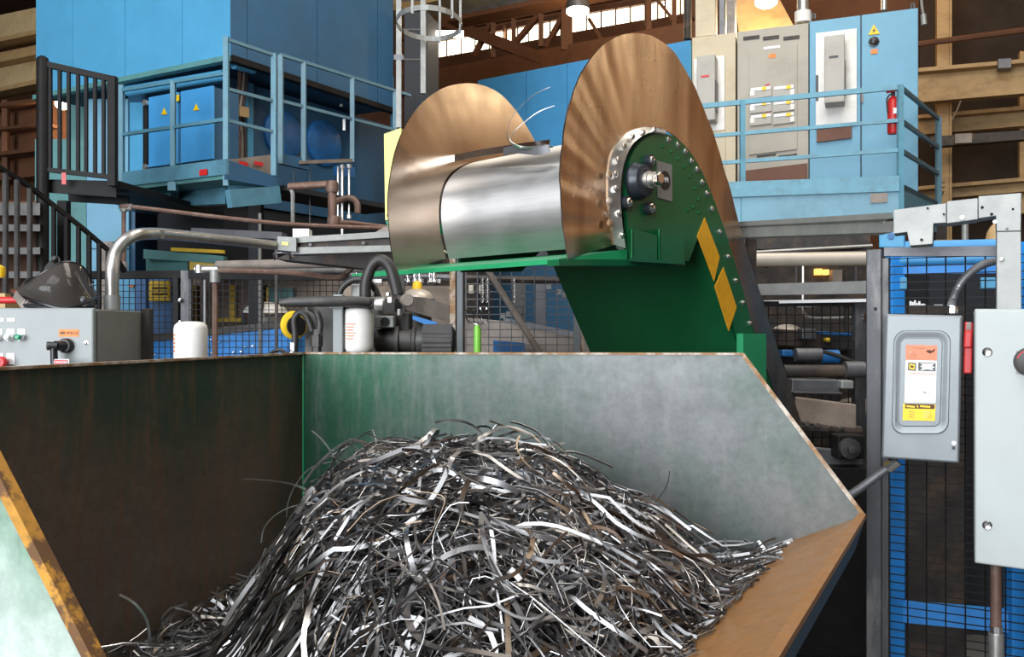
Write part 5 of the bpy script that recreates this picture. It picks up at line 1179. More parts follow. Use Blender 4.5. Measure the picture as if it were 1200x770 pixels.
# perimeter bolts on the near plate
for x, y in ((783, 164), (794, 170), (803, 178), (810, 189), (816.5, 199), (822.5, 214), (828, 227), (834, 245), (843, 272), (853, 301), (861.5, 329), (870, 355), (878, 379)): bolt(cp(x, y, .018), nn_, .0098, conv)
for x, y in ((778, 170), (788, 176), (796, 184), (803, 194), (809, 205), (816, 219), (820, 232)): bolt(cp(x - 2, y + 2, .018), nn_, .006, conv, 'green_paint')
for x, y in ((806, 246), (812, 243), (818, 249)): bolt(cp(x, y, .018), nn_, .006, conv, 'green_paint')
# decals
for pts in (((826, 255), (843.5, 301), (837, 330), (817, 277)), ((848, 313), (863.5, 360), (854, 388), (837.5, 336))):
    d_ = MB().prism([cp(x, y, .0205) for x, y in pts], -nn_ * .002).build('yellow_decal', 'yellow_decal', conv)
# maker's plaque
pq = MB().prism([cp(x, y, .022) for x, y in ((770, 188), (787.5, 193), (788, 236), (771, 231.5))], -nn_ * .003).build('maker_plaque', 'galv', conv)
cq = cp(779, 211, .0225); MB().lathe(cq, nn_, [(.036, 0), (.036, .0015)], 28).build('round_emblem', 'mill_steel', pq)
MB().lathe(cq + nn_ * .0015, nn_, [(.033, 0), (.033, .001)], 28).build('emblem_disc', 'black_plastic', pq)
text('emblem_text', 'MPI', .026, 'label_white', cq + nn_ * .0035, ud, nn_, pq)
# bearing and shaft
bc = cp(745, 213, .018)
bh = MB().lathe(bc, nn_, [(.066, 0), (.068, .012), (.062, .018), (.057, .044), (.046, .049), (.035, .049), (.033, .040)], 32).build('bearing_housing', 'bearing', conv, True)
MB().lathe(bc + nn_ * .035, nn_, [(.031, 0), (.031, .03), (.026, .032), (.026, .052)], 28).build('shaft', 'strip_band', conv, True)
MB().lathe(bc + nn_ * .087, nn_, [(.020, 0), (.024, .002), (.024, .018), (.019, .022)], 6).build('shaft_bolt', 'chrome', conv)
for (du, dz) in ((.052, .062), (-.052, -.062), (.052, -.066)):
    MB().prism([bc + ud*du*1.35 + V((0,0,dz*1.35)) + ud*math.cos(a)*.024 + V((0,0,math.sin(a)*.024)) for a in [k*PI/6 for k in range(12)]], nn_ * .02).build('bearing_lug', 'bearing', bh, True)
    bolt(bc + ud*du*1.35 + V((0,0,dz*1.35)) + nn_*.02, nn_, .013, bh)
# far side guard, its bright glare put into the pale yellow, over green
fo = LC + .10
MB().prism([cp(718 - 2, 232, -fo) + V((0,0,0)), cp(718, 232, -fo), cp(718, 120, -fo), cp(680, 120, -fo)], -nn_*.05) if False else None
g0 = P(450, 158, 3.95); 
MB().prism([P(450, 157, 3.95), P(470, 150, 3.95), P(472, 254, 3.95), P(451.5, 258, 3.95)], (0.03, .12, 0)).build('yellow_guard', 'pale_yellow', conv)
MB().prism([P(452, 259, 3.95), P(472, 255, 3.95), P(476, 286, 3.95), P(461, 284, 3.95)], (0.03, .12, 0)).build('green_guard', 'green_bright', conv)
MB().lathe(P(457, 253, 3.94), (0, -1, 0), [(.012, 0), (.012, .02), (.006, .024)], 10).build('guard_bolt', 'chrome', conv, True)
MB().prism([P(462, 284, 3.97), P(500, 284, 4.0), P(520, 296, 4.05), P(500, 312, 4.0)], (0.03, .10, 0)).build('guard_stay', 'green_paint', conv)
MB().bar(P(478, 270, 4.03), cp(760, 260, -LC + .01), .04, .05).build('guard_bar', 'green_paint', conv)

# flat bar and loose strip resting on the drum
def ribbon(mb, pts, wd, th, nrm0=None):
    """flat strip: pts with a width direction that stays roughly square to the path"""
    n = len(pts); up = nrm0
    ring = []
    for i in range(n):
        t = (pts[min(i+1, n-1)] - pts[max(i-1, 0)]).normalized()
        s_ = (up - t * up.dot(t)).normalized(); up = s_; b_ = t.cross(s_)
        ring += [pts[i] + s_*wd/2 + b_*th/2, pts[i] - s_*wd/2 + b_*th/2, pts[i] - s_*wd/2 - b_*th/2, pts[i] + s_*wd/2 - b_*th/2]
    fs = []
    for i in range(n - 1):
        for k in range(4): fs.append((4*i+k, 4*i+(k+1) % 4, 4*i+4+(k+1) % 4, 4*i+4+k))
    fs += [(3, 2, 1, 0), (4*n-4, 4*n-3, 4*n-2, 4*n-1)]
    mb.add(ring, fs); return mb
fb0 = P(520, 188, 3.72); fb1 = P(644, 168, 3.15)
m_ = MB(); ribbon(m_, arc([fb0, (fb0 + fb1)/2 + V((0,0,.006)), fb1], 6), .028, .004, V((0, 0, 1)))
tag(m_.build('flat_bar', 'chrome', smooth=False), 'flat bright bar lying across the top of the stainless drum', 'metal bar')
m_ = MB(); ribbon(m_, arc([P(650, 124, 3.22), P(630, 132, 3.25), P(607, 150, 3.25), P(598, 162, 3.22), P(597, 155+3, 3.22)][:4] + [P(600, 168, 3.2), P(615, 173, 3.2), P(640, 170, 3.16)], 8), .008, .0015, V((0, 1, 0)))
tag(m_.build('loose_strip', 'scrap_bright', smooth=True), 'lower loose steel strip curling off the top of the drum', 'steel strip', 'loose strips on the drum')
m_ = MB(); ribbon(m_, arc([P(645, 102, 3.3), P(625, 112, 3.3), P(603, 133, 3.27), P(595, 153, 3.25), P(598, 166, 3.22), P(612, 174, 3.2), P(648, 172, 3.14)], 8), .007, .0015, V((0, 1, 0)))
tag(m_.build('loose_strip', 'scrap_bright', smooth=True), 'taller loose steel strip curling up from the top of the drum', 'steel strip', 'loose strips on the drum')
m_ = MB(); ribbon(m_, arc([P(644, 174, 3.14), P(628, 177, 3.17), P(604, 175, 3.25), P(590, 178, 3.3)], 6), .03, .002, V((0, 0, 1)))
tag(m_.build('loose_strip', 'mill_steel', smooth=True), 'short wide strip end lying flat under the curled strips on the drum', 'steel strip', 'loose strips on the drum')

# ================================================================== HOPPER
H = PL(356, 2.7, 108)            # far wall runs right and slightly nearer
HL = PL(356, 2.7, 198)           # left wall comes towards the camera
hop = thing('scrap_hopper', 'large open green and grey steel scrap hopper in the foreground', 'hopper', (.0, 1.9, 0))
TH = .008
A = H.o.copy(); zr = H.pt(356, 415).z
ZB = .42
Lf = H.pt(1010, 605); 
Rj = H.pt(860, 657)
lip_dir = (V((.366, 1.22, 0)) - V((Lf.x, Lf.y, 0))).normalized()
ramp_left = V((-lip_dir.y, lip_dir.x, 0)); 
if ramp_left.x > 0: ramp_left = -ramp_left
rd = (Rj - Lf).dot(ramp_left); slope = (Rj.z - Lf.z) / rd
def ramp_z(x, y): return Lf.z + ((V((x, y, 0)) - V((Lf.x, Lf.y, 0))).dot(ramp_left)) * slope
zend = .55; dend = (zend - Lf.z) / slope
# walls
m_ = MB().prism([H.pt(356, 415), H.pt(870, 416), H.pt(1012, 604), H.pt(1006, 622), H.pt(985, 640), H.z(880, .62), H.z(700, ZB), H.z(356, ZB)], -H.n * TH)
m_.build('far_wall', 'hopper_far', hop)
B = A + HL.d * 1.67
zq = zr
m_ = MB().prism([V((A.x, A.y, zr)), V((B.x, B.y, zr)), V((B.x, B.y, ZB)), V((A.x, A.y, ZB))], -HL.n * TH if HL.n.x > 0 else HL.n * TH)
m_.build('left_wall', 'hopper_left', hop)
NW = PL(0, 1, 108); NW.o = V((B.x, B.y, 0)); 
n0 = NW.pt(0, 555); n1 = NW.pt(110, 770); dd = (n1 - n0).normalized()
ntop = n0 - dd * ((zr - n0.z) / -dd.z) if dd.z else n0
nlow = n0 + dd * ((1.18 - n0.z) / dd.z)
nend = V((.076, .70, 1.18)); nend2 = NW.o + NW.d * 1.32; nend = V((nend2.x, nend2.y, 1.18))
m_ = MB().prism([V((B.x, B.y, zr)), ntop, nlow, nend, nend - NW.d*.5 + V((0,0,-.6)), V((B.x, B.y, ZB)) ], -NW.n * TH)
m_.build('near_wall', 'hopper_near', hop)
# rims
def rim(a, b_, m_, w_=.010, h_=.006): MB().bar(a, b_, w_, h_).build('rim', m_, hop)
up = V((0, 0, .003))
rim(H.pt(356, 415, -.004) + up, H.pt(870, 416, -.004) + up, 'rust_edge', .014); rim(H.pt(870, 416, -.004) + up, H.pt(1012, 604, -.004), 'rust_edge', .010, .010)
rim(V((A.x, A.y, zr)) + up, V((B.x, B.y, zr)) + up, 'rust_edge', .014)
rim(ntop, nlow, 'yellow_rust_edge', .016, .012); rim(ntop, V((B.x, B.y, zr)), 'yellow_rust_edge', .014, .010)
# corner weld
MB().tube([V((A.x, A.y, zr)) + H.n*.004, V((A.x, A.y, ZB)) + H.n*.004], .005, 6).build('corner_weld', 'green_bright', hop, True)
# ramp
q0 = V((Lf.x, Lf.y, Lf.z)); q1 = q0 + lip_dir * 1.64
pr = [q0, q1, q1 + ramp_left * dend * .35 + V((0,0,-(Lf.z-zend)*.35)), q0 + ramp_left*dend + V((0, 0, zend - Lf.z))]
q2_ = nend
far_low = H.z(700, ZB + .05)
fl = V((Rj.x, Rj.y, Rj.z)); dj = (fl - q0)
# plane corners: along the far wall down to the floor, and along the near wall
k_ = (Lf.z - zend) / (Lf.z - Rj.z); c_far = q0 + dj * k_
c_near = V((B.x, B.y, 0)) + NW.d * .45; c_near.z = ramp_z(c_near.x, c_near.y)
q1 = q0 + lip_dir * 1.60
MB().prism([q0, q1, c_near, c_far], (0, 0, -.008)).build('ramp', 'hopper_ramp', hop)
MB().bar(q0, q1, .02, .012).build('ramp_lip', 'hopper_ramp', hop)
MB().prism([q0 + V((.003, 0, -.004)), q1 + V((.003, 0, -.004)), q1 + V((-.02, .01, -.09)), q0 + V((-.02, .01, -.09))], (-lip_dir.y*.006, lip_dir.x*.006, 0)).build('lip_flange', 'navy', hop)
MB().prism([q0 + ramp_left*.05 + V((0,0,-.1)), q1 + ramp_left*.05 + V((0,0,-.1)), q1 + ramp_left*.5 + V((0,0,-.75)), q0 + ramp_left*.5 + V((0,0,-.75))], (0,0,-.01)).build('outer_skin', 'green_dark', hop)
MB().prism([V((A.x, A.y, ZB)), V((B.x, B.y, ZB)), V((c_near.x, c_near.y, ZB)), V((c_far.x, c_far.y, ZB))], (0, 0, -.01)).build('floor_plate', 'hopper_left', hop)
for p in (A + H.d*.2 + HL.d*.2, A + H.d*.2 + HL.d*1.4, A + H.d*1.0 + HL.d*.2, A + H.d*.9 + HL.d*1.2):
    MB().bar(V((p.x, p.y, 0)), V((p.x, p.y, ZB - .01)), .10).build('leg', 'green_paint', hop)

# ================================================================== SCRAP STRIPS
def hz(x, y):
    dx = x + .06; dy = y - 2.04
    r_ = math.sqrt((dx / (.50 if dx < 0 else .56)) ** 2 + (dy / (.78 if dy < 0 else .40)) ** 2)
    sg = (dx / max(1e-4, math.hypot(dx, dy)) + 1) / 2; sg = sg * sg * (3 - 2 * sg)
    kx = r_ ** (6.5 + (2.4 - 6.5) * sg); ky = 0
    m0_bump = .018 * math.sin(x * 17 + 2 * math.sin(y * 9)) * math.sin(y * 15 + 1.5 * math.sin(x * 11))
    m0 = .88 + .43 * math.exp(-(kx + ky)) + m0_bump
    rz = ramp_z(x, y)
    d = (V((x, y, 0)) - V((Lf.x, Lf.y, 0))).dot(ramp_left)
    if d < .75: m0 = max(m0, rz - .045 + min(.055, max(0, (d - .13)) * .25))
    return m0
def inside(x, y, mg=.03):
    p = V((x, y, 0)) - A
    u = p.dot(H.d); v_ = p.dot(HL.d)
    if v_ < mg or u < mg or v_ > 1.62: return False
    d = (V((x, y, 0)) - V((Lf.x, Lf.y, 0))).dot(ramp_left)
    return d > .18 + .02 * math.sin(x * 20)
rnd = random.Random(3)
def grad(x, y):
    e = .03; return V((-(hz(x+e, y) - hz(x-e, y)) / (2*e), -(hz(x, y+e) - hz(x, y-e)) / (2*e), 1)).normalized()
def strip_pts(cx, cy, lift, L_, R_, flat, seg=16, tilt=.35, ang=None, cap=.04):
    nrm = (grad(cx, cy) + V((0, -.3, 1.0))).normalized(); dmin = rnd.choice([.15, .17, .20, .24, .28, .34])
    n2 = (nrm + V((rnd.gauss(0, tilt), rnd.gauss(0, tilt), rnd.gauss(0, tilt)))).normalized()
    a = rnd.uniform(0, 2*PI) if ang is None else ang
    t0 = V((math.cos(a), math.sin(a), 0)); t0 = (t0 - n2 * t0.dot(n2)).normalized(); b0 = n2.cross(t0)
    z0 = hz(cx, cy) + lift; c = V((cx, cy, z0))
    pts = []; th = L_ / R_; kk = rnd.uniform(-.9, .9); hk = rnd.uniform(-.12, .12)
    pos = V((0, 0, 0)); ang_ = -th / 2; ds = L_ / seg
    ex = []
    for i in range(seg + 1):
        ex.append(pos.copy()); cur = ang_ + th * (i / seg) + kk * math.sin(i / seg * PI) * .3
        pos = pos + V((math.cos(cur), math.sin(cur), 0)) * ds
    mid = ex[seg // 2]
    for i, e in enumerate(ex):
        s_ = i / seg - .5
        q_ = c + t0 * (e.x - mid.x) + b0 * (e.y - mid.y) + n2 * (hk * L_ * s_ * s_ * 2)
        # drape: follow the heap, keep the strip above it and inside the hopper
        pts.append(q_)
    out = []
    for q_ in pts:
        p = V((q_.x, q_.y, 0)) - A; u = p.dot(H.d); v_ = p.dot(HL.d)
        if v_ < .03: q_ = q_ + HL.d * (.03 - v_)
        if u < .03: q_ = q_ + H.d * (.03 - u)
        if v_ > 1.63: q_ = q_ - HL.d * (v_ - 1.63)
        hh = hz(q_.x, q_.y)
        if q_.z < hh - .05: q_.z = hh - .05 + (q_.z - hh + .05) * .15
        if q_.z > hh + cap: q_.z = hh + cap + (q_.z - hh - cap) * .15
        rz = ramp_z(q_.x, q_.y)
        if q_.z < rz + .006: q_.z = rz + .006
        out.append(q_)
    def ok(q_):
        p = V((q_.x, q_.y, 0)) - A; u = p.dot(H.d); v_ = p.dot(HL.d)
        d = (V((q_.x, q_.y, 0)) - V((Lf.x, Lf.y, 0))).dot(ramp_left)
        return d > dmin and v_ > .015 and u > .015 and v_ < 1.645
    a_ = b_ = seg // 2
    while a_ > 0 and ok(out[a_ - 1]): a_ -= 1
    while b_ < seg and ok(out[b_ + 1]): b_ += 1
    if b_ - a_ < 5: return None, None
    return out[a_:b_ + 1], b0 if not flat else n2
def sample():
    while True:
        x = rnd.uniform(-1.05, .75); y = rnd.uniform(1.18, 2.55)
        if inside(x, y, .05):
            # denser where the camera looks
            w_ = 1.0 if hz(x, y) > 1.0 else .75
            if rnd.random() < w_: return x, y
MATS = ['scrap_steel', 'scrap_dark', 'scrap_bright', 'scrap_brown']
def in_view(x, y, z): return abs(x) < .60 * y and CY - (z - CAMZ) / y * F < 800
# the inner mass of the tangle: far more strips than anyone could count
for mi, (mname, cnt) in enumerate((('scrap_steel', 2000), ('scrap_dark', 2300), ('scrap_brown', 260))):
    m_ = MB()
    for k in range(cnt):
        x, y = sample(); L_ = rnd.uniform(.25, .8); R_ = rnd.choice([.07, .09, .12, .16, .22, .35, .7])
        L_ = min(L_, R_ * 5.2)
        pts, nr = strip_pts(x, y, rnd.uniform(-.06, .02), L_, R_, rnd.random() < .6, 16, *((.9, None, .05) if rnd.random() < .5 else (.4, None, .02)))
        if pts is None: continue
        ribbon(m_, pts, rnd.choice([.003, .004, .005, .006, .007, .009]), .0013, nr)
    o_ = m_.build('tangled_strips', mname, smooth=True)
    if mi == 0:
        heap = tag(o_, 'mid grey inner tangle of cut steel strips heaped in the hopper', 'steel scrap', 'tangled steel strips', 'stuff')
    elif mi == 1: tag(o_, 'darkest inner tangle of cut steel strips deep in the hopper heap', 'steel scrap', 'tangled steel strips', 'stuff')
    else: tag(o_, 'brownish strips tangled among the grey ones in the hopper heap', 'steel scrap', 'tangled steel strips', 'stuff')
# dark core so the heap is solid
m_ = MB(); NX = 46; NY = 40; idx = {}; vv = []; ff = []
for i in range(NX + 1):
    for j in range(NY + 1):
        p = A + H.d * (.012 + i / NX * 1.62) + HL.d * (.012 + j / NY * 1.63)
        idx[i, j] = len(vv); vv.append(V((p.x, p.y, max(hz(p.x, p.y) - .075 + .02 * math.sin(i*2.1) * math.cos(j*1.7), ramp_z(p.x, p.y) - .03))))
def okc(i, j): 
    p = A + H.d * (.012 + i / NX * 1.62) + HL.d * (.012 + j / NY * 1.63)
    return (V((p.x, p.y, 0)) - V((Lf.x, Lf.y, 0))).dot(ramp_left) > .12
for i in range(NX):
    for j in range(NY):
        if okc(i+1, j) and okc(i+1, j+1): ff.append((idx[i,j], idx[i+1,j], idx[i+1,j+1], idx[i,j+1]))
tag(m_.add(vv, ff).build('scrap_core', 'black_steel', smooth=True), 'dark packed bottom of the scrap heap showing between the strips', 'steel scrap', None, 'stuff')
# 300 strips on the surface, each its own object
proto_n = 0
made = 0
while made < 296:
    x, y = sample(); z_ = hz(x, y)
    if not in_view(x, y, z_): continue
    L_ = rnd.uniform(.3, 1.0); R_ = rnd.choice([.07, .09, .11, .13, .16, .2, .28, .5]); L_ = min(L_, R_ * 5.0)
    flat = rnd.random() < .55
    loose = rnd.random() < .5
    pts, nr = strip_pts(x, y, rnd.uniform(.0, .05), L_, R_, flat, 22, .8 if loose else .3, None, .09 if loose else .03)
    if pts is None or len(pts) < 12: continue
    m_ = MB(); ribbon(m_, pts, rnd.choice([.003, .004, .004, .005, .006, .007, .009, .011]), .0014, nr)
    o_ = m_.build('steel_strip', rnd.choices(MATS, [.50, .18, .25, .07])[0], smooth=True)
    tag(o_, 'curled steel strip lying on the surface of the scrap heap', 'steel strip', 'steel strips on top of the heap'); made += 1
# a few that stand out
def lone(pts, wd, m_, lab, nr=V((0, 1, 0))):
    mb = MB(); ribbon(mb, arc(pts, 7), wd, .0016, nr)
    tag(mb.build('steel_strip', m_, smooth=True), lab, 'steel strip', 'steel strips sticking out of the heap')
lone([P(285, 561, 2.22), P(322, 564, 2.2), P(352, 571, 2.15), P(385, 590, 2.1)], .012, 'scrap_steel', 'straight strip poking left out of the heap in front of the dark wall')
lone([P(306, 636, 2.05), P(310, 618, 2.05), P(325, 602, 2.05), P(350, 592, 2.05), P(380, 596, 2.05), P(405, 615, 2.0)], .008, 'scrap_bright', 'big arching strip at the upper left edge of the heap')
lone([P(336, 606, 2.1), P(338, 588, 2.1), P(348, 566, 2.1), P(365, 548, 2.1), P(392, 540, 2.1)], .008, 'scrap_steel', 'second arching strip above the big one at the left edge of the heap')
lone([P(366, 505, 2.2), P(378, 516, 2.18), P(392, 535, 2.15), P(400, 552, 2.12)], .008, 'scrap_dark', 'dark strip end standing up highest at the left of the heap')
lone([P(140, 697, 1.8), P(158, 708, 1.8), P(172, 728, 1.8), P(176, 756, 1.78)], .010, 'scrap_steel', 'curved strip standing alone by the dark wall at lower left')
lone([P(267, 700, 1.8), P(275, 712, 1.8), P(284, 728, 1.8)], .016, 'scrap_bright', 'short bright straight strip end near the dark wall')
lone([P(311, 643, 1.95), P(302, 668, 1.95), P(297, 690, 1.95), P(300, 705, 1.93)], .012, 'scrap_bright', 'bright upright strip at the left foot of the heap')
lone([P(785, 552, 2.2), P(781, 570, 2.2), P(768, 588, 2.18), P(752, 600, 2.12)], .007, 'scrap_dark', 'thin dark strip hooking upward on the right shoulder of the heap')
lone([P(766, 580, 2.2), P(762, 590, 2.18), P(740, 598, 2.12), P(715, 606, 2.08)], .007, 'scrap_brown', 'short brown hook beside the thin dark one on the right shoulder')
lone([P(918, 655, 1.98), P(895, 652, 2.0), P(868, 662, 2.0), P(842, 680, 1.98), P(820, 702, 1.95)], .012, 'scrap_steel', 'strip reaching furthest right up the rusty ramp')
lone([P(880, 694, 1.84), P(850, 699, 1.86), P(815, 708, 1.86), P(780, 716, 1.84)], .012, 'scrap_dark', 'dark straight strip pointing right across the rusty ramp')
lone([P(817, 751, 1.7), P(795, 755, 1.7), P(765, 762, 1.7), P(735, 768, 1.68)], .013, 'scrap_bright', 'bright tipped strip lowest on the rusty ramp')
lone([P(718, 645, 1.85), P(722, 680, 1.82), P(730, 705, 1.8), P(733, 735, 1.76), P(728, 780, 1.7)], .013, 'scrap_bright', 'broad bright strip hanging down the right front of the heap', V((1, 0, 0)))
lone([P(450, 580, 2.0), P(500, 570, 2.0), P(540, 560, 2.0), P(575, 552, 2.02)], .016, 'scrap_bright', 'broad bright straight strip near the top left of the heap', V((0, 0, 1)))
lone([P(455, 562, 2.02), P(500, 549, 2.05), P(550, 541, 2.08), P(610, 532, 2.1)], .014, 'scrap_bright', 'long bright strip crossing just below the heap top', V((0, 0, 1)))
lone([P(534, 532, 2.12), P(548, 526, 2.12), P(556, 518, 2.12)], .016, 'scrap_bright', 'small bright strip tip at the very top of the heap')

# ================================================================== RIGHT FOREGROUND: FENCE, BOXES, WIREWAY
R = PL(1026, 2.85, 118)
q = thing('mesh_fence', 'near grey mesh fence bay carrying the switch box at right', 'fence', R.z(1100, 0))
zt_ = R.pt(1100, 300).z
MB().prism([R.z(1015, 0), R.z(1033, 0), R.z(1033, zt_ + .03), R.z(1015, zt_ + .03)], -R.n * .06).build('post', 'post_steel', q, bevel=.003)
MB().prism([R.z(1033.5, 0, -.02), R.z(1042, 0, -.02), R.z(1042, zt_, -.02), R.z(1033.5, zt_, -.02)], -R.n * .02).build('angle_post', 'post_steel', q)
R.slab([(1036, 300), (1180, 300), (1180, 288), (1036, 290)], .03, -.005).build('top_rail', 'mill_steel', q)
mesh_mb(R, 1042, 1215, .1, R.pt(1100, 300).z, .056, .0262, .0016, -.012).build('mesh_panel', 'black_steel', q)
MB().bar(R.z(1215, 0), R.z(1215, zt_), .05).build('post', 'post_steel', q)
MB().lathe(R.pt(1026, 362, .0), R.n, [(.006, 0), (.004, .001)], 10).build('bolt_hole', 'dark_void', q)
# blue tubular guard behind the mesh
RBk = PL(1048, 3.15, 118)
q = thing('tubular_guard', 'blue tubular steel frame standing just behind the right mesh fence', 'frame', RBk.z(1100, 0))
ztb = RBk.pt(1048, 290).z
MB().bar(RBk.z(1049, 0), RBk.z(1049, ztb), .052).build('post', 'press_blue', q, bevel=.004)
MB().bar(RBk.z(1190, 0), RBk.z(1190, ztb), .052).build('post', 'press_blue', q, bevel=.004)
for y in (288, 304): MB().tube([RBk.pt(1054, y + 2), RBk.pt(1185, y - 1)], .022, 12).build('top_tube', 'panel_blue', q, True)
MB().bar(RBk.pt(1052, 317), RBk.pt(1188, 315), .03, .03).build('top_bar', 'press_blue', q)
MB().bar(RBk.pt(1056, 716), RBk.pt(1188, 728), .03, .075).build('cross_bar', 'press_blue', q)
MB().prism([RBk.pt(1030, 290, .03), RBk.pt(1060, 290, .03), RBk.pt(1060, 271, .03), RBk.pt(1030, 272, .03)], -RBk.n*.06).build('corner_block', 'sky_blue', q, bevel=.004)
MB().lathe(RBk.pt(1044, 277, .03), RBk.n, [(.012, 0), (.012, .004)], 12).build('bolt', 'deep_blue', q, True)
for (x, y) in ((1054, 332), (1158, 332)): MB().prism([RBk.pt(x - 9, y + 7, .02), RBk.pt(x + 9, y + 7, .02), RBk.pt(x + 9, y - 7, .02), RBk.pt(x - 9, y - 7, .02)], -RBk.n*.05).build('joint_block', 'sky_blue', q, bevel=.003)
# dark things behind: pale fittings row
q = thing('fitting_row', 'row of tiny pale fittings behind the mesh above the switch box', 'fittings', P(1085, 358, 4.0))
for i in range(12):
    x = 1067 + i * 2.6 + (8 if i > 7 else 0); h_ = (6, 5, 7, 4, 6, 3, 3, 2, 2, 2, 2, 2)[i]
    MB().lathe(P(x, 359, 4.0), (0, 0, 1), [(.004, 0), (.005, .002), (.005, h_*.004)], 8).build('fitting', 'label_white', q)
MB().box((P(1060, 0, 4).x, 3.98, 0), (P(1130, 0, 4).x, 4.06, P(0, 359, 4).z)).build('base', 'dark_machine', q)
tag(MB().box((P(1050, 0, 5).x, 4.6, 0), (P(1215, 0, 5).x, 5.0, P(0, 322, 5).z)).build('machine_housing', 'dark_void'), 'near black machine housing behind the right mesh fence', 'machine')
q = thing('far_bench', 'pale bench with a white post seen through the gap of the duct bend', 'bench', P(1130, 280, 6))
MB().box((P(1098, 0, 6).x, 6, 0), (P(1190, 0, 6).x, 6.4, P(0, 281, 6).z)).build('top', 'tan_steel', q)
MB().tube([P(1131, 282, 5.98), P(1131, 262, 5.98)], .022, 10).build('post', 'galv', q, True)
tag(MB().lathe(P(1166, 281, 5.9), (0, 0, 1), [(.06, 0), (.05, .05), (.03, .09), (.01, .11)], 14).build('canvas_sack', 'tan_steel', smooth=True), 'small tan sack on the pale bench behind the duct bend', 'sack')

# galvanized wireway
WR = PL(1100, 2.5, 118)
q = thing('wireway', 'galvanized square duct stepping right and down to the pale cabinet', 'wireway', WR.z(1180, 1.7))
def wsl(pts, nm='duct_section', th=.085, off=.0, m_='galv'): return WR.slab(pts, th, off).build(nm, m_, q, bevel=.0015)
wsl([(1047, 274), (1063, 272), (1066, 288), (1093, 286), (1094, 262), (1109, 261), (1109, 238), (1047, 246)])
wsl([(1109.5, 262), (1146, 257), (1146, 232), (1109.5, 236)], th=.09, off=.004)
wsl([(1146.5, 256), (1167, 253), (1168, 271), (1196.5, 270.5), (1197, 226), (1146.5, 230)], th=.09, off=.006)
wsl([(1168, 363), (1197, 363), (1196.5, 271), (1168, 271.5)], th=.08, off=.003)
for x, y, r_, m_ in ((1127.5, 255, .007, 'label_white'), (1106, 251, .003, 'black_steel'), (1087, 244, .003, 'black_steel'), (1080, 281, .004, 'black_steel'), (1174, 304, .006, 'galv_pipe'), (1151, 243, .004, 'black_steel'), (1166, 260, .006, 'label_white'), (1162, 251, .004, 'black_steel'), (1187, 245, .003, 'black_steel'), (1180, 268, .003, 'mill_steel')):
    MB().lathe(WR.pt(x, y, .007), WR.n, [(r_, 0), (r_, .003), (r_*.5, .004)], 10).build('screw', m_, q, True)
WL = PL(1048, 2.95, 84)
q = thing('wireway', 'long straight galvanized channel running left behind the near flare', 'wireway', P(950, 262, 3.3))
MB().prism([P(848, 279, 3.95), P(1047, 272, 2.62), P(1047, 259, 2.62), P(848, 268, 3.95)], (0, .08, 0)).build('lower_channel', 'galv', q)
MB().prism([P(848, 266, 3.93), P(1046, 256, 2.60), P(1046, 249, 2.60), P(848, 261, 3.93)], (0, .08, 0)).build('upper_channel', 'galv', q)
MB().prism([P(848, 268, 3.97), P(1046, 260, 2.64), P(1046, 254, 2.64), P(848, 263, 3.97)], (0, .05, 0)).build('gap', 'dark_machine', q)
MB().bar(V((P(880, 0, 3.85).x, 3.86, 0)), P(880, 276, 3.85), .04).build('support_post', 'dark_machine', q)
for x, y, Yq in ((1032, 261, 2.7), (920, 266, 3.5)): MB().lathe(P(x, y, Yq), (0, -1, 0), [(.006, 0), (.006, .03)], 8).build('bolt', 'galv_pipe', q, True)

# safety switch
S = PL(1080, 2.55, 118)
q = thing('switch_box', 'grey electrical switch box with orange, white and yellow label on the fence', 'switch box', S.pt(1080, 540, -.1))
def quad(x0, y0, x1, y1, off, th=.002, sh=0, par=None, nm='', m_=''):
    # the box front keeps its own slight lean, as in the photograph
    return S.slab([(x0 - 4*(y1-368)/172, y1 + (0), ), (x1 - 4*(y1-368)/172, y1 + 4*(y1-368)/172*(x1-x0)/90), (x1 - 4*(y0-368)/172, y0), (x0 - 4*(y0-368)/172, y0)], th, off).build(nm, m_, par)
bx = [(1033, 537), (1124, 543), (1128, 370), (1038, 368)]
S.slab(bx, .13, -.003).build('body', 'switch_grey', q, bevel=.004)
dr = S.slab([(1034, 536), (1123, 542), (1126.5, 371), (1039, 369)], .012, .01).build('door', 'switch_grey', q, bevel=.004)
# raised rounded panel and its groove
def rrect(cx, cy, hw, hh, r, lean, off, n=6):
    out = []
    for (sx, sy, a0) in ((1, -1, -90), (1, 1, 0), (-1, 1, 90), (-1, -1, 180)):
        for k in range(n + 1):
            a = math.radians(a0 + 90 * k / n)
            x = cx + sx*(hw - r) + r*math.cos(a); y = cy + sy*(hh - r) + r*math.sin(a)
            out.append(S.pt(x - lean * (y - cy) / hh, y, off))
    return out
rg = [rrect(1079.5, 448, 33.5, 61, 14, 1.4, .0102), rrect(1079.5, 448, 32.5, 60, 14, 1.4, .018), rrect(1079.5, 448, 29.5, 57, 12, 1.4, .018), rrect(1079, 448, 26, 53, 9, 1.4, .0125), rrect(1078.5, 448, 25, 52, 8, 1.4, .0125), rrect(1078.5, 448, 24, 51, 7, 1.4, .017), rrect(1078.5, 448, 23, 50, 6, 1.4, .017)]
vv = [p for r_ in rg for p in r_]; k_ = len(rg[0]); ff = []
for i in range(len(rg) - 1):
    for j in range(k_): ff.append((i*k_+j, i*k_+(j+1) % k_, (i+1)*k_+(j+1) % k_, (i+1)*k_+j))
ff.append(tuple(range((len(rg)-1)*k_, len(rg)*k_)))
MB().add(vv, ff).build('embossed_panel', 'switch_grey', dr, True)
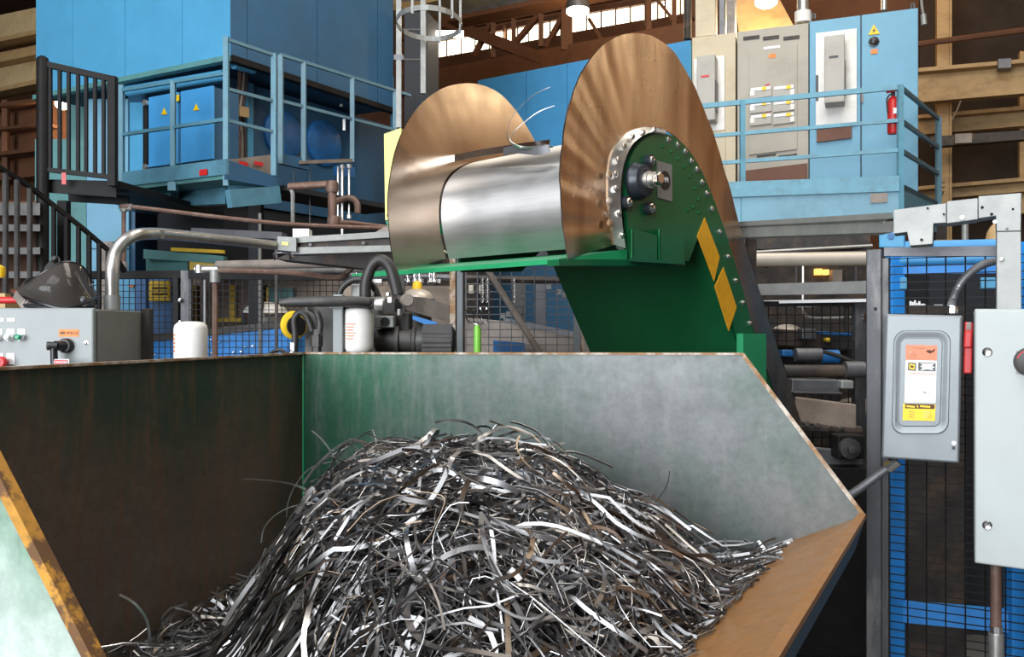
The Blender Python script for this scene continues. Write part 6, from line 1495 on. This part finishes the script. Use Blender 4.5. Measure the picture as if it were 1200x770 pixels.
def lab(x0, y0, x1, y1, m_, nm, off=.0185, par=None, lean=.028):
    f = lambda x, y: S.pt(x - lean*(y - 448), y, off)
    return MB().prism([f(x0, y1), f(x1, y1 + .9), f(x1, y0 + .9), f(x0, y0)], -S.n*.001).build(nm, m_, par or q)
l1 = lab(1060.5, 404, 1097, 421.5, 'salmon', 'orange_label')
l2 = lab(1060.5, 422, 1097, 471.5, 'label_white', 'white_label')
l3 = lab(1059, 473, 1097, 492.5, 'sign_yellow', 'yellow_label')
lab(1061.5, 473.2, 1096, 478.5, 'truss_brown', 'brown_band', .0192, l3)
lab(1063.5, 424.5, 1073, 434, 'black_plastic', 'logo_border', .0192, l2); lab(1065, 426, 1071.5, 432.5, 'yellow', 'logo_square', .0198, l2)
lab(1066.5, 428, 1070, 430.5, 'truss_brown', 'logo_mark', .0204, l2)
lab(1075.5, 424.5, 1096, 434.5, 'black_plastic', 'logo_border', .0192, l2)
f = lambda x, y: S.pt(x - .028*(y - 448), y, .0198)
MB().prism([f(x, y) for x, y in ((1077.5, 425.8), (1094.5, 426.2), (1091, 428.5), (1095, 430.5), (1091, 432), (1094, 434.0), (1086, 432.8), (1078, 434), (1081, 431), (1077.8, 429.5), (1081, 427.8))], -S.n*.0006).build('starburst', 'label_white', l2)
for i, (x0, x1, y) in enumerate(((1064, 1082, 407), (1064, 1072, 412), (1064, 1074, 415), (1064, 1073, 418))): lab(x0, y, x1, y + .8, 'rust_edge', 'print_line', .0192, l1)
f = lambda x, y: S.pt(x - .028*(y - 448), y, .0192)
MB().prism([f(1084, 411), f(1088, 410), f(1091, 411), f(1095, 408), f(1094, 412), f(1089, 414.5), f(1085, 412.5)], -S.n*.0006).build('red_arrow', 'truss_brown', l1)
lab(1066, 437, 1096, 438, 'salmon', 'print_line', .0192, l2)
for (x0, x1) in ((1063, 1073), (1075, 1077), (1079, 1091)): lab(x0, 475, x1, 477, 'sign_yellow', 'print_line', .0198, l3)
for y in (482, 485, 488):
    lab(1066, y, 1073, y + .7, 'rust_edge', 'print_line', .0192, l3); lab(1083, y, 1093, y + .7, 'rust_edge', 'print_line', .0192, l3)
lab(1082, 458, 1086, 461, 'galv', 'smudge', .0192, l2)
MB().lathe(S.pt(1118, 519, .01), S.n, [(.006, 0), (.006, .004)], 8).build('latch', 'chrome', dr); MB().lathe(S.pt(1117.5, 525, .01), S.n, [(.005, 0), (.005, .004)], 8).build('latch', 'black_plastic', dr)
MB().prism([S.pt(1129, 438, .0), S.pt(1139, 438, .0), S.pt(1140.5, 378, .0), S.pt(1130.5, 377, .0)], -S.n*.02).build('red_handle', 'red', q, bevel=.004)
MB().prism([S.pt(1129, 408, .012), S.pt(1139, 408, .012), S.pt(1140, 388, .012), S.pt(1130, 388, .012)], -S.n*.02).build('handle_grip', 'red', q, bevel=.005)
MB().prism([S.pt(1132, 386, .006), S.pt(1138, 386, .006), S.pt(1138, 377, .006), S.pt(1133, 378, .006)], -S.n*.02).build('handle_tip', 'taupe', q)
# flexible conduits
q = thing('flexible_conduit', 'ribbed conduit curving from the duct down to the switch box top', 'conduit', S.pt(1113, 368, -.06))
fp = arc([R.pt(1172, 305, .06), R.pt(1155, 309, .07), R.pt(1138, 319, .08), R.pt(1124, 335, .085), R.pt(1116, 354, .085), S.pt(1115, 362, -.06)], 6)
MB().tube(fp, .0115, 14).build('hose', 'galv_pipe', q, True)
m_ = MB()
for i in range(0, len(fp) - 1):
    for tt in (0, .33, .66):
        p = fp[i].lerp(fp[i+1], tt); m_.tube([p, p + (fp[i+1] - fp[i]).normalized() * .003], .0125, 12)
m_.build('ribs', 'mill_steel', q, True)
MB().tube([S.pt(1115, 367, -.06), S.pt(1115.5, 359, -.06)], .018, 8).build('connector', 'chrome', q, True)
q = thing('flexible_conduit', 'grey conduit slanting down left from the switch box bottom behind the hopper lip', 'conduit', S.pt(1045, 543, -.06))
MB().tube(arc([S.pt(1047, 544, -.05), S.pt(1030, 556, -.05), S.pt(1010, 571, -.04), S.pt(990, 584, -.03)], 5), .013, 14).build('hose', 'mill_steel', q, True)
MB().tube([S.pt(1052, 540, -.05), S.pt(1040, 549, -.05)], .017, 8).build('connector', 'chrome', q, True)

# pale cabinet at the right edge
C = PL(1142, 2.28, 118)
q = thing('electrical_cabinet', 'pale grey electrical cabinet with rotary switch cut by the right edge', 'cabinet', C.pt(1180, 664, -.1))
C.slab([(1142, 660), (1275, 678), (1275, 362), (1142, 362)], .3, -.012).build('body', 'panel_white', q, bevel=.004)
dr = C.slab([(1142.5, 660), (1275, 678), (1275, 363), (1142.5, 363)], .018, .01).build('door', 'panel_white', q, bevel=.005)
for x, y in ((1157, 412.5), (1157, 615.5)):
    MB().lathe(C.pt(x, y, .0102), C.n, [(.011, 0), (.012, .002), (.010, .004), (.008, .003)], 18).build('lock_screw', 'chrome', dr, True)
    MB().bar(C.pt(x - 2, y + 2, .0145), C.pt(x + 2, y - 2, .0145), .002, .001).build('slot', 'black_steel', dr)
c_ = C.pt(1207, 424, .0102)
sw = MB().prism([C.pt(1191, 438, .012), C.pt(1222, 441, .012), C.pt(1222, 411, .012), C.pt(1191, 411, .012)], -C.n*.004).build('switch_plate', 'galv', dr, bevel=.002)
MB().lathe(c_ + C.n*.002, C.n, [(.038, 0), (.036, .012), (.028, .016)], 28).build('rotary_dial', 'charcoal', sw, True)
m_ = MB()
ra = [c_ + C.n*.0165 + C.d*math.cos(a)*.03 + V((0, 0, math.sin(a)*.03)) for a in [math.radians(100 + k*8) for k in range(9)]]
m_.tube(ra, .002, 6); m_.build('red_arc', 'red', sw, True)
MB().bar(c_ + C.n*.03 - V((0,0,.03)), c_ + C.n*.03 + V((0,0,.03)), .016, .02).build('switch_handle', 'black_plastic', sw)
q = thing('conduit', 'rusty brown conduit with pale coupling below the pale cabinet', 'conduit', (C.pt(1168, 700, -.1).x, C.pt(1168, 700, -.1).y, 0))
pA = C.pt(1167, 660, -.1); 
MB().tube([pA, V((pA.x, pA.y, 0))], .014, 12).build('pipe', 'rust_pipe', q, True)
zc_ = C.pt(1168, 742, -.1).z
MB().tube([V((pA.x, pA.y, zc_)), V((pA.x, pA.y, zc_ - .12))], .019, 12).build('coupling', 'galv_pipe', q, True)
MB().tube([V((pA.x, pA.y, zc_ + .02)), V((pA.x, pA.y, zc_))], .017, 8).build('nut', 'chrome', q, True)
tag(MB().tube(arc([P(985, 700, 2.9), P(1000, 690, 2.9), P(1003, 712, 2.9), P(996, 745, 2.9), P(1010, 760, 2.9)], 6), .006, 6).build('loose_chain', 'mill_steel', smooth=True), 'thin chain hanging in the dark behind the rusty ramp', 'chain') if False else None
